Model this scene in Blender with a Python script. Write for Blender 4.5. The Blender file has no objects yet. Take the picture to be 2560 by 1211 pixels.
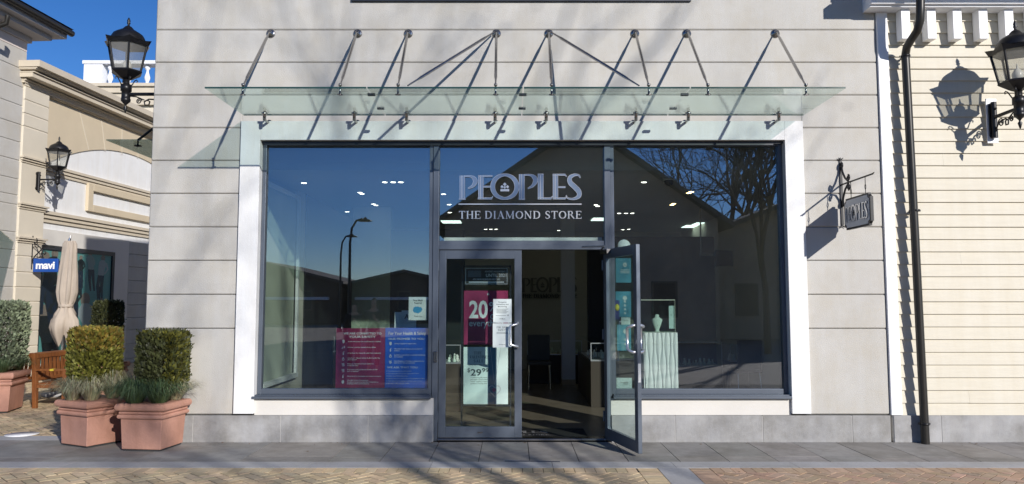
import bpy, math, random
from mathutils import Vector, Matrix
R = math.radians
random.seed(7)
# ------------------------------------------------------------------ camera, sky, sun, exposure
scn = bpy.context.scene
COL = scn.collection
CAM_D, CAM_H, TILT, FPX = 9.0, 1.61, R(4.45), 1920.0
cam_d = bpy.data.cameras.new("camera"); cam = bpy.data.objects.new("camera", cam_d); COL.objects.link(cam)
cam.location = (0, -CAM_D, CAM_H); cam.rotation_euler = (R(90) + TILT, 0, 0)
cam_d.sensor_fit = 'HORIZONTAL'; cam_d.sensor_width = 36; cam_d.lens = 36 * FPX / 2560
cam_d.clip_start = 0.05; cam_d.clip_end = 2000
scn.camera = cam
SUNV = Vector((-0.637, 1, -0.481)).normalized()
SUN_EL = math.asin(-SUNV.z)
SUN_ROT = math.atan2(-SUNV.x, -SUNV.y)
w = bpy.data.worlds.new("World"); scn.world = w; w.use_nodes = True
nt = w.node_tree; bg = nt.nodes['Background']
sky = nt.nodes.new('ShaderNodeTexSky'); sky.sky_type = 'NISHITA'; sky.sun_disc = False
sky.sun_elevation = SUN_EL; sky.sun_rotation = SUN_ROT
sky.air_density = 1.0; sky.dust_density = 0.0; sky.ozone_density = 4.0; sky.altitude = 1800
hsv = nt.nodes.new('ShaderNodeHueSaturation'); hsv.inputs['Saturation'].default_value = 1.22; hsv.inputs['Hue'].default_value = .510
nt.links.new(sky.outputs[0], hsv.inputs['Color']); nt.links.new(hsv.outputs[0], bg.inputs[0]); bg.inputs[1].default_value = 0.112
sl = bpy.data.lights.new("sun", 'SUN'); sl.energy = 4.95; sl.angle = R(0.55); sl.color = (1, 0.95, 0.89)
so = bpy.data.objects.new("sun", sl); COL.objects.link(so); so.rotation_euler = SUNV.to_track_quat('-Z', 'Y').to_euler()
scn.view_settings.view_transform = 'Standard'; scn.view_settings.look = 'None'
scn.view_settings.exposure = 0.0; scn.view_settings.gamma = 1
scn.cycles.caustics_reflective = False; scn.cycles.caustics_refractive = False
scn.cycles.max_bounces = 12; scn.cycles.transparent_max_bounces = 24
scn.cycles.sample_clamp_indirect = 6

# ------------------------------------------------------------------ pixel -> place helpers (photo pixels, 2560 wide)
ct, st = math.cos(TILT), math.sin(TILT)
def ray(px, py):
    a = (px - 1280) / FPX; b = (605.5 - py) / FPX
    return Vector((a, ct - b * st, st + b * ct))
def W(px, py, Y=0.0):
    r = ray(px, py); t = (Y + CAM_D) / r.y
    return Vector((r.x * t, Y, CAM_H + r.z * t))
def G(px, py, Z=0.0):
    r = ray(px, py); t = (Z - CAM_H) / r.z
    return Vector((r.x * t, -CAM_D + r.y * t, Z))
def WX(px, py, Y=0.0): return W(px, py, Y).x
def WZ(py, Y=0.0, px=1280): return W(px, py, Y).z

# ------------------------------------------------------------------ materials
def _nt(name):
    m = bpy.data.materials.new(name); m.use_nodes = True
    return m, m.node_tree, m.node_tree.nodes['Principled BSDF']
def mat(name, c, rough=0.6, metal=0.0, var=0.0, vs=3.0, bump=0.0, bs=60.0, emit=0, c2=None, attr=None, spec=None, stretch=None, coat=0, streak=0, blotch=0):
    m, t, b = _nt(name)
    b.inputs['Base Color'].default_value = (*c, 1); b.inputs['Roughness'].default_value = rough; b.inputs['Metallic'].default_value = metal
    if spec is not None: b.inputs['Specular IOR Level'].default_value = spec
    if coat: b.inputs['Coat Weight'].default_value = coat
    tc = t.nodes.new('ShaderNodeTexCoord'); src = tc.outputs['Object']
    if stretch:
        mp = t.nodes.new('ShaderNodeMapping'); mp.inputs['Scale'].default_value = stretch
        t.links.new(src, mp.inputs['Vector']); src = mp.outputs[0]
    col = None
    if var or c2:
        n = t.nodes.new('ShaderNodeTexNoise'); n.inputs['Scale'].default_value = vs; n.inputs['Detail'].default_value = 7
        n.inputs['Roughness'].default_value = .65
        t.links.new(src, n.inputs['Vector'])
        cr = t.nodes.new('ShaderNodeValToRGB'); cr.color_ramp.elements[0].position = .32; cr.color_ramp.elements[1].position = .68
        a = c2 if c2 else tuple(x * (1 - var) for x in c); d = c if c2 else tuple(min(1, x * (1 + var)) for x in c)
        cr.color_ramp.elements[0].color = (*a, 1); cr.color_ramp.elements[1].color = (*d, 1)
        t.links.new(n.outputs['Fac'], cr.inputs[0]); col = cr.outputs[0]
    def dirt(scale, vec_scale, lo, p0, p1, cin):
        mp_ = t.nodes.new('ShaderNodeMapping'); mp_.inputs['Scale'].default_value = vec_scale; t.links.new(tc.outputs['Object'], mp_.inputs['Vector'])
        n_ = t.nodes.new('ShaderNodeTexNoise'); n_.inputs['Scale'].default_value = scale; n_.inputs['Detail'].default_value = 8; n_.inputs['Roughness'].default_value = .7
        t.links.new(mp_.outputs[0], n_.inputs['Vector'])
        r_ = t.nodes.new('ShaderNodeValToRGB'); r_.color_ramp.elements[0].position = p0; r_.color_ramp.elements[1].position = p1
        r_.color_ramp.elements[0].color = (lo, lo*.98, lo*.94, 1); r_.color_ramp.elements[1].color = (1, 1, 1, 1)
        t.links.new(n_.outputs['Fac'], r_.inputs[0])
        mx_ = t.nodes.new('ShaderNodeMix'); mx_.data_type = 'RGBA'; mx_.blend_type = 'MULTIPLY'; mx_.inputs[0].default_value = 1
        if cin is None: mx_.inputs[6].default_value = (*c, 1)
        else: t.links.new(cin, mx_.inputs[6])
        t.links.new(r_.outputs[0], mx_.inputs[7]); return mx_.outputs[2]
    if streak: col = dirt(2.2, (3, 3, .35), 1-streak, .30, .62, col)
    if blotch: col = dirt(1.6, (1, 1, 1), 1-blotch, .36, .56, col)
    if attr:
        at = t.nodes.new('ShaderNodeAttribute'); at.attribute_name = attr
        mx = t.nodes.new('ShaderNodeMix'); mx.data_type = 'RGBA'; mx.blend_type = 'MULTIPLY'; mx.inputs[0].default_value = 1
        if col is None: mx.inputs[6].default_value = (*c, 1)
        else: t.links.new(col, mx.inputs[6])
        t.links.new(at.outputs['Color'], mx.inputs[7]); col = mx.outputs[2]
    if col is not None: t.links.new(col, b.inputs['Base Color'])
    if bump:
        n2 = t.nodes.new('ShaderNodeTexNoise'); n2.inputs['Scale'].default_value = bs; n2.inputs['Detail'].default_value = 5
        t.links.new(src, n2.inputs['Vector'])
        bp = t.nodes.new('ShaderNodeBump'); bp.inputs['Strength'].default_value = bump; bp.inputs['Distance'].default_value = .01
        t.links.new(n2.outputs['Fac'], bp.inputs['Height']); t.links.new(bp.outputs[0], b.inputs['Normal'])
    if emit:
        b.inputs['Emission Color'].default_value = (*c, 1); b.inputs['Emission Strength'].default_value = emit
    return m
def glass(name, tint, base=.05, fr=1.0, rough=0.0, gcol=(1, 1, 1), dirt=0):
    m = bpy.data.materials.new(name); m.use_nodes = True; t = m.node_tree; t.nodes.clear()
    out = t.nodes.new('ShaderNodeOutputMaterial'); mx = t.nodes.new('ShaderNodeMixShader')
    tr = t.nodes.new('ShaderNodeBsdfTransparent'); tr.inputs[0].default_value = (*tint, 1)
    gl = t.nodes.new('ShaderNodeBsdfGlossy'); gl.inputs['Roughness'].default_value = rough; gl.inputs[0].default_value = (*gcol, 1)
    lw = t.nodes.new('ShaderNodeLayerWeight'); lw.inputs[0].default_value = .5
    f = t.nodes.new('ShaderNodeMath'); f.operation = 'POWER'; f.inputs[1].default_value = 5; t.links.new(lw.outputs['Facing'], f.inputs[0])
    ma = t.nodes.new('ShaderNodeMath'); ma.operation = 'MULTIPLY_ADD'; ma.inputs[1].default_value = fr; ma.inputs[2].default_value = base; ma.use_clamp = True
    t.links.new(f.outputs[0], ma.inputs[0]); t.links.new(ma.outputs[0], mx.inputs[0])
    t.links.new(tr.outputs[0], mx.inputs[1]); t.links.new(gl.outputs[0], mx.inputs[2])
    fin = mx.outputs[0]
    if dirt:
        n = t.nodes.new('ShaderNodeTexNoise'); n.inputs['Scale'].default_value = 2.2; n.inputs['Detail'].default_value = 8
        tc = t.nodes.new('ShaderNodeTexCoord'); t.links.new(tc.outputs['Object'], n.inputs['Vector'])
        v = t.nodes.new('ShaderNodeTexVoronoi'); v.inputs['Scale'].default_value = 14; t.links.new(tc.outputs['Object'], v.inputs['Vector'])
        lt = t.nodes.new('ShaderNodeMath'); lt.operation = 'LESS_THAN'; lt.inputs[1].default_value = .035; t.links.new(v.outputs['Distance'], lt.inputs[0])
        m1 = t.nodes.new('ShaderNodeMath'); m1.operation = 'MULTIPLY_ADD'; m1.inputs[1].default_value = dirt; m1.inputs[2].default_value = 0
        t.links.new(n.outputs['Fac'], m1.inputs[0])
        m2 = t.nodes.new('ShaderNodeMath'); m2.operation = 'MULTIPLY_ADD'; m2.inputs[1].default_value = .25; t.links.new(lt.outputs[0], m2.inputs[0]); t.links.new(m1.outputs[0], m2.inputs[2])
        df = t.nodes.new('ShaderNodeBsdfDiffuse'); df.inputs[0].default_value = (.6, .6, .58, 1)
        m3 = t.nodes.new('ShaderNodeMixShader'); t.links.new(m2.outputs[0], m3.inputs[0]); t.links.new(fin, m3.inputs[1]); t.links.new(df.outputs[0], m3.inputs[2])
        fin = m3.outputs[0]
    t.links.new(fin, out.inputs[0]); return m

M = dict(
 stucco=mat('warm_grey_stucco', (.525, .514, .488), .9, var=.06, vs=1.3, bump=.5, bs=110, streak=.045, blotch=.05),
 stucco2=mat('pale_stucco', (.68, .655, .61), .9, var=.04, vs=1.5, bump=.3, bs=140),
 white=mat('white_painted_stucco', (.80, .81, .82), .7, var=.035, vs=4, bump=.2, bs=70, streak=.07),
 whitetrim=mat('white_trim_paint', (.86, .87, .90), .5, var=.02, vs=3),
 plinth=mat('grey_stone_plinth', (.42, .42, .425), .7, c2=(.29, .29, .295), vs=3.0, bump=.3, bs=130, blotch=.30, streak=.12),
 joint=mat('joint_dark', (.05, .05, .05), .9),
 mortar=mat('pale_mortar', (.55, .54, .52), .9),
 alu=mat('blue_grey_aluminium', (.125, .148, .185), .36, metal=.4, var=.06, vs=2),
 aludark=mat('dark_frame', (.03, .035, .045), .4, metal=.3, var=.1),
 steel=mat('stainless_steel', (.36, .35, .345), .24, metal=1.0, var=.05),
 silver=mat('brushed_silver', (.80, .82, .84), .3, metal=.8, var=.04),
 letter=mat('sky_tinted_letter_metal', (.26, .34, .47), .28, metal=.7, var=.05),  # letter metal with the sky's reflected blue put into its colour
 black=mat('black_cast_metal', (.012, .012, .014), .38, metal=.2, var=.2, vs=20),
 pipe=mat('dark_bronze_pipe', (.03, .028, .025), .35, metal=.3, var=.1),
 siding=mat('cream_siding', (.64, .60, .50), .65, var=.04, vs=2.5, bump=.12, bs=30, stretch=(1, 1, 12), streak=.06),
 slab=mat('basalt_slab', (.28, .268, .25), .8, var=.14, vs=5, bump=.3, bs=60, attr='tone', blotch=.25),
 granite=mat('granite_band', (.40, .40, .405), .75, var=.08, vs=30, bump=.15, bs=120, attr='tone', blotch=.15),
 brick=mat('yellow_paver', (.60, .465, .29), .85, var=.12, vs=14, bump=.35, bs=90, attr='tone'),
 brickred=mat('red_paver', (.49, .34, .23), .85, var=.12, vs=14, bump=.35, bs=90, attr='tone'),
 dirt=mat('joint_sand', (.075, .06, .045), .95, var=.2),
 groundm=mat('plain_paving', (.30, .26, .20), .9, var=.12, vs=.8),
 terra=mat('terracotta', (.61, .325, .24), .75, var=.07, vs=3, bump=.25, bs=45, c2=(.53, .275, .205), streak=.12, blotch=.10),
 soil=mat('soil', (.04, .03, .02), .95, var=.3),
 pane=glass('tinted_window_glass', (.91, .965, .95), base=.17, fr=.8, dirt=.012, gcol=(.88, .89, 1)),
 doorglass=glass('door_glass', (.88, .95, .93), base=.05, fr=.8),
 canopyg=glass('canopy_glass', (.86, .925, .90), base=.02, fr=.7, dirt=.09),
 greyg=glass('smoked_canopy_glass', (.60, .68, .67), base=.03, fr=.7, dirt=.05),
 caseg=glass('case_glass', (.90, .96, .94), base=.02, fr=.8),
 lampg=glass('lantern_glass', (.85, .85, .82), base=.05, fr=.8, dirt=.38),
 gedge=mat('glass_edge_green', (.02, .06, .05), .2, spec=.6),
 inwall=mat('interior_plaster', (.60, .57, .48), .9, var=.03),
 inwall2=mat('interior_sage_panel', (.50, .53, .42), .85, var=.03),
 indark=mat('dark_wall_panel', (.018, .018, .018), .5, var=.2),
 ceilm=mat('ceiling_paint', (.42, .42, .40), .9, var=.02),
 floorm=mat('shop_floor_tile', (.20, .165, .125), .35, var=.15, vs=4),
 bulb=mat('lamp_light', (1, .95, .85), .5, emit=6),
 bulbw=mat('warm_lamp_light', (1, .68, .28), .5, emit=16),
 panelw=mat('glow_panel', (.85, 1, .92), .5, emit=2.2),
 paper=mat('poster_paper', (.78, .86, .84), .6, var=.015),
 magenta=mat('magenta_print', (.31, .022, .095), .45, var=.03),
 blue=mat('blue_print', (.02, .15, .74), .45, var=.05),
 teal=mat('teal_print', (.08, .36, .50), .45, var=.05),
 printw=mat('white_ink', (.82, .84, .84), .6), printd=mat('dark_ink', (.04, .06, .07), .6),
 printb=mat('light_blue_ink', (.05, .35, .62), .6), yellow=mat('yellow_ink', (.75, .62, .05), .6),
 redp=mat('red_ink', (.5, .03, .04), .6), crimson=mat('pink_ink', (.45, .08, .2), .6),
 wave=mat('white_wave_panel', (.86, .88, .85), .6),
 bust=mat('cream_velvet', (.85, .84, .78), .8),
 chairm=mat('charcoal_leather', (.06, .06, .06), .5), chrome=mat('chrome', (.7, .7, .7), .15, metal=1),
 tan=mat('tan_tray', (.55, .42, .26), .7, var=.1, vs=20),
 wood=mat('varnished_teak', (.30, .115, .035), .45, c2=(.18, .06, .02), vs=5, stretch=(6, 6, 1), bump=.1),
 canvas=mat('beige_canvas', (.47, .40, .33), .85, var=.05, vs=6, bump=.12, bs=180),
 ochre=mat('ochre_stucco', (.60, .51, .37), .9, var=.04, vs=1.5, bump=.2, bs=120),
 cream=mat('cream_stucco', (.66, .60, .49), .9, var=.04, vs=1.5, bump=.2, bs=120),
 tanstone=mat('tan_moulding', (.60, .53, .42), .85, var=.05, vs=3),
 signblue=mat('sign_blue', (.01, .07, .33), .35), signw=mat('sign_white', (.88, .88, .88), .4),
 turq=mat('turquoise_print', (.20, .50, .47), .4, var=.05, vs=2),
 skin=mat('skin', (.55, .34, .25), .5), hair=mat('dark_hair', (.02, .015, .012), .6), cloth=mat('dark_cloth', (.02, .02, .025), .8), denim=mat('dark_denim', (.03, .04, .07), .8),
 bark=mat('bark', (.085, .065, .05), .9, var=.3, vs=8, bump=.5, bs=30),
 leafdry=mat('russet_leaf', (.16, .08, .035), .7),
 roof=mat('dark_roof_shingle', (.15, .13, .10), .85, var=.2, vs=10), housew=mat('brown_house_wall', (.52, .40, .27), .85, var=.1),
 rub=mat('rubber_mat', (.02, .02, .02), .9, var=.2, vs=30), greyprint=mat('grey_ink', (.35, .35, .34), .7),
 sage=mat('shrub_sage', (.20, .24, .15), .7, attr='tone'), gold=mat('shrub_golden', (.19, .16, .03), .65, attr='tone'),
 dkgreen=mat('shrub_green', (.05, .058, .019), .6, attr='tone'), twig=mat('twig', (.07, .045, .025), .9),
 gpale=mat('grass_pale', (.30, .31, .20), .7, attr='tone'), ggreen=mat('grass_green', (.06, .105, .045), .6, attr='tone'),
 signgrey=mat('sign_face_grey', (.58, .59, .61), .5, var=.03), lilac=mat('reveal_grey', (.42, .40, .40), .9, var=.03),
)

# ------------------------------------------------------------------ mesh builder
class MB:
    def __init__(s, T=None): s.v = []; s.f = []; s.mi = []; s.c = []; s.T = T; s.sm = []
    def add(s, vs, fs, mi=0, tone=None, smooth=False):
        o = len(s.v)
        s.v += [tuple(s.T @ Vector(v)) if s.T else tuple(v) for v in vs]
        for f in fs: s.f.append([i + o for i in f]); s.mi.append(mi); s.sm.append(smooth); s.c.append(tone if tone else (1, 1, 1))
    def box(s, x0, x1, y0, y1, z0, z1, mi=0, tone=None):
        if x0 > x1: x0, x1 = x1, x0
        if y0 > y1: y0, y1 = y1, y0
        if z0 > z1: z0, z1 = z1, z0
        vs = [(x0,y0,z0),(x1,y0,z0),(x1,y1,z0),(x0,y1,z0),(x0,y0,z1),(x1,y0,z1),(x1,y1,z1),(x0,y1,z1)]
        s.add(vs, [(0,3,2,1),(4,5,6,7),(0,1,5,4),(1,2,6,5),(2,3,7,6),(3,0,4,7)], mi, tone); return s
    def cbox(s, x0, x1, y0, y1, z0, z1, c=.006, mi=0):   # box whose front (low y) edges are chamfered
        vs = [(x0,y1,z0),(x1,y1,z0),(x1,y1,z1),(x0,y1,z1),(x0,y0+c,z0),(x1,y0+c,z0),(x1,y0+c,z1),(x0,y0+c,z1),
              (x0+c,y0,z0+c),(x1-c,y0,z0+c),(x1-c,y0,z1-c),(x0+c,y0,z1-c)]
        s.add(vs, [(0,3,2,1),(0,1,5,4),(1,2,6,5),(2,3,7,6),(3,0,4,7),(4,5,9,8),(5,6,10,9),(6,7,11,10),(7,4,8,11),(8,9,10,11)], mi); return s
    def prism(s, pts, ax, a, b, mi=0, tone=None):          # polygon pts in the two other axes, extruded along ax from a to b
        def P(u, v, t): return {'x': (t, u, v), 'y': (u, t, v), 'z': (u, v, t)}[ax]
        n = len(pts); vs = [P(u, v, a) for u, v in pts] + [P(u, v, b) for u, v in pts]
        fs = [list(range(n)), list(range(2*n-1, n-1, -1))] + [(i, i+n, (i+1) % n + n, (i+1) % n) for i in range(n)]
        s.add(vs, fs, mi, tone); return s
    def tube(s, pts, r, n=8, mi=0, caps=True, smooth=True, tone=None, squash=None):
        pts = [Vector(p) for p in pts]; rs = r if isinstance(r, (list, tuple)) else [r] * len(pts)
        vs = []; up = None
        for i, p in enumerate(pts):
            d = (pts[min(i+1, len(pts)-1)] - pts[max(i-1, 0)]).normalized()
            if up is None: up = Vector((0,0,1)) if abs(d.z) < .9 else Vector((1,0,0))
            u = d.cross(up)
            if u.length < 1e-4: u = d.cross(Vector((0,1,0)))
            u.normalize(); v = u.cross(d).normalized(); up = v
            k = squash[i] if squash else 1
            for j in range(n):
                a = 2*math.pi*j/n; vs.append(p + u*math.cos(a)*rs[i]*k + v*math.sin(a)*rs[i])
        fs = [(i*n+j, i*n+(j+1) % n, (i+1)*n+(j+1) % n, (i+1)*n+j) for i in range(len(pts)-1) for j in range(n)]
        s.add(vs, fs, mi, tone, smooth)
        if caps: s.add(vs[:n], [list(range(n-1, -1, -1))], mi, tone); s.add(vs[-n:], [list(range(n))], mi, tone)
        return s
    def lathe(s, prof, c=(0,0,0), n=24, ph=0, mi=0, smooth=True, T=None):
        vs = []
        for r, z in prof:
            for j in range(n):
                a = 2*math.pi*j/n + ph; p = Vector((r*math.cos(a), r*math.sin(a), z))
                if T: p = T @ p
                vs.append(p + Vector(c))
        fs = [(i*n+j, i*n+(j+1) % n, (i+1)*n+(j+1) % n, (i+1)*n+j) for i in range(len(prof)-1) for j in range(n)]
        fs += [list(range(n-1, -1, -1)), list(range((len(prof)-1)*n, len(prof)*n))]
        s.add(vs, fs, mi, None, smooth); return s
    def strip(s, pts, P, d0, d1, mi=0, closed=False, tone=None):   # ribbon: pts (u,v,w); P(u,v,depth)->xyz
        n = len(pts); L = []; Rr = []
        for i, (u, v, wd) in enumerate(pts):
            a = pts[(i-1) % n] if closed or i > 0 else pts[i]; b = pts[(i+1) % n] if closed or i < n-1 else pts[i]
            dx, dy = b[0]-a[0], b[1]-a[1]; l = math.hypot(dx, dy) or 1
            nx, ny = -dy/l*wd/2, dx/l*wd/2
            L.append((u+nx, v+ny)); Rr.append((u-nx, v-ny))
        vs = [P(*q, d0) for q in L] + [P(*q, d0) for q in Rr] + [P(*q, d1) for q in L] + [P(*q, d1) for q in Rr]
        fs = []
        for i in range(n if closed else n-1):
            j = (i+1) % n
            fs += [(i, j, n+j, n+i), (2*n+i, 3*n+i, 3*n+j, 2*n+j), (i, 2*n+i, 2*n+j, j), (n+i, n+j, 3*n+j, 3*n+i)]
        if not closed: fs += [(0, n, 3*n, 2*n), (n-1, 3*n-1, 4*n-1, 2*n-1)]
        s.add(vs, fs, mi, tone); return s
    def build(s, name, mats, parent=None, smooth=False, bevel=0):
        me = bpy.data.meshes.new(name); me.from_pydata(s.v, [], s.f)
        if not isinstance(mats, (list, tuple)): mats = [mats]
        for m in mats: me.materials.append(m)
        me.polygons.foreach_set('material_index', s.mi)
        me.polygons.foreach_set('use_smooth', [bool(x) or smooth for x in s.sm])
        if any(c != (1, 1, 1) for c in s.c):
            at = me.color_attributes.new('tone', 'FLOAT_COLOR', 'CORNER'); d = []
            for f, c in zip(s.f, s.c): d += [c[0], c[1], c[2], 1.0] * len(f)
            at.data.foreach_set('color', d)
        elif any(m.node_tree.nodes.get('Attribute') for m in mats):
            at = me.color_attributes.new('tone', 'FLOAT_COLOR', 'CORNER'); at.data.foreach_set('color', [1.0] * (4 * sum(len(f) for f in s.f)))
        me.validate(); me.update()
        o = bpy.data.objects.new(name, me); COL.objects.link(o)
        if parent: o.parent = parent
        if bevel:
            b = o.modifiers.new('bevel', 'BEVEL'); b.width = bevel; b.segments = 2; b.limit_method = 'ANGLE'
        return o
def tag(o, label, cat, group=None, kind=None):
    o['label'] = label; o['category'] = cat
    if group: o['group'] = group
    if kind: o['kind'] = kind
    return o
def thing(name, label, cat, loc=(0,0,0), rz=0, group=None):
    o = bpy.data.objects.new(name, None); COL.objects.link(o); o.location = loc; o.rotation_euler = (0,0,rz); o.empty_display_size = .2
    return tag(o, label, cat, group)
def struct(mb, name, m, bevel=0):
    o = mb.build(name, m, bevel=bevel); o['kind'] = 'structure'; return o
def copy_tree(o, parent=None):
    c = o.copy(); COL.objects.link(c); c.parent = parent
    for ch in list(o.children): copy_tree(ch, c)
    return c
def rb(x0, x1, y0, y1, z0, z1): return MB().box(x0, x1, y0, y1, z0, z1)

# ------------------------------------------------------------------ lettering
_tc = {}
def txt_geo(s, bold=0, spacing=1.0):
    k = (s, bold, spacing)
    if k not in _tc:
        cu = bpy.data.curves.new('t', 'FONT'); cu.body = s; cu.size = 1; cu.offset = bold; cu.space_character = spacing; cu.resolution_u = 3
        o = bpy.data.objects.new('t', cu); COL.objects.link(o); bpy.context.view_layer.update()
        me = bpy.data.meshes.new_from_object(o.evaluated_get(bpy.context.evaluated_depsgraph_get()))
        vs = [tuple(v.co) for v in me.vertices]; fs = [tuple(p.vertices) for p in me.polygons]
        bpy.data.objects.remove(o); bpy.data.curves.remove(cu); bpy.data.meshes.remove(me)
        wd = max((v[0] for v in vs), default=0); x0 = min((v[0] for v in vs), default=0)
        _tc[k] = (vs, fs, x0, wd)
    return _tc[k]
def text(mb, s, u, v, size, P, d=0, align='l', bold=0, spacing=1.0, fit=None, mi=0, hs=1.0):
    vs, fs, x0, x1 = txt_geo(s, bold, spacing); k = size; kx = size * hs
    if fit: kx = fit / (x1 - x0)
    off = {'l': -x0*kx, 'c': -(x0+x1)/2*kx, 'r': -x1*kx}[align]
    mb.add([P(u + a*kx + off, v + b*k, d) for a, b, _ in vs], fs, mi)
def arc(cx, cy, rx, ry, a0, a1, n, w0, w1=None):
    w1 = w0 if w1 is None else w1
    return [(cx+rx*math.cos(R(a0+(a1-a0)*i/n)), cy+ry*math.sin(R(a0+(a1-a0)*i/n)), w0+(w1-w0)*i/n) for i in range(n+1)]
def sm(pts, n=4):     # Catmull-Rom
    o = []; P = [pts[0]] + list(pts) + [pts[-1]]
    for i in range(1, len(P)-2):
        for k in range(n):
            t = k/n; o.append(tuple(.5*((2*P[i][j])+(-P[i-1][j]+P[i+1][j])*t+(2*P[i-1][j]-5*P[i][j]+4*P[i+1][j]-P[i+2][j])*t*t+(-P[i-1][j]+3*P[i][j]-3*P[i+1][j]+P[i+2][j])*t**3) for j in range(3)))
    return o + [tuple(pts[-1])]
def ring(cx, cy, rx, ry, ws, wt, n=40):
    return [(cx+rx*math.cos(2*math.pi*i/n), cy+ry*math.sin(2*math.pi*i/n), wt+(ws-wt)*abs(math.cos(2*math.pi*i/n))) for i in range(n)]
# the big word, in a frame 1330 wide and 280 high (y down)
BIG = [
 [([(312,345,20),(312,598,20)]), ([(340,345,28),(340,598,28)]), ([(290,600,8),(364,600,8)]), sm([(345,352,10),(420,354,18),(458,380,40),(468,415,44),(440,460,28),(388,484,8)])],
 [[(512,345,18),(512,598,18)], [(540,345,28),(540,598,28)], [(500,350,12),(655,350,12)], [(553,465,14),(640,465,14)], [(495,592,16),(645,592,18),(658,568,6)]],
 [ring(787,465,131,127,48,24)],
 [[(953,330,22),(953,598,22)], [(985,330,30),(985,598,30)], [(936,602,8),(1006,602,8)], sm([(992,338,12),(1065,340,20),(1108,368,44),(1118,405,48),(1088,456,28),(1035,484,8)])],
 [[(1157,330,22),(1157,598,22)], [(1188,330,30),(1188,598,30)], [(1143,592,16),(1285,592,18),(1302,568,6)], [(1143,331,8),(1208,331,8)]],
 [[(1318,330,20),(1318,598,20)], [(1347,330,28),(1347,598,28)], [(1303,336,14),(1440,336,16),(1453,358,6)], [(1360,470,15),(1443,470,15)], [(1305,592,16),(1440,592,18),(1456,568,6)]],
 [sm([(1603,372,6),(1585,342,16),(1535,340,26),(1490,370,40),(1495,422,48),(1545,470,52),(1588,520,50),(1585,570,40),(1530,597,22),(1470,590,14),(1450,560,6)])],
]
CROWN = [[(740,503,24),(835,503,24)], [(787,420,2),(787,440,40),(787,460,2)], [(757,448,2),(757,466,34),(757,484,2)], [(817,448,2),(817,466,34),(817,484,2)], [(787,456,2),(787,472,30),(787,488,2)]]
def bigword(mb, P, d0, d1, crown=True, mi=0):
    e = 0
    for L in BIG:
        for stk in L:
            mb.strip(stk, P, d0, d1 - e*(1 if d1 > d0 else -1), mi, closed=(len(stk) == 40)); e += .00006
    if crown:
        for stk in CROWN: mb.strip(stk, P, d0, d1 - e*(1 if d1 > d0 else -1), mi); e += .00006
S, Hh, SE = .16, .055, .05
def ser(x, y, w=.34): return [(x-w/2, y, SE), (x+w/2, y, SE)]
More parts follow.
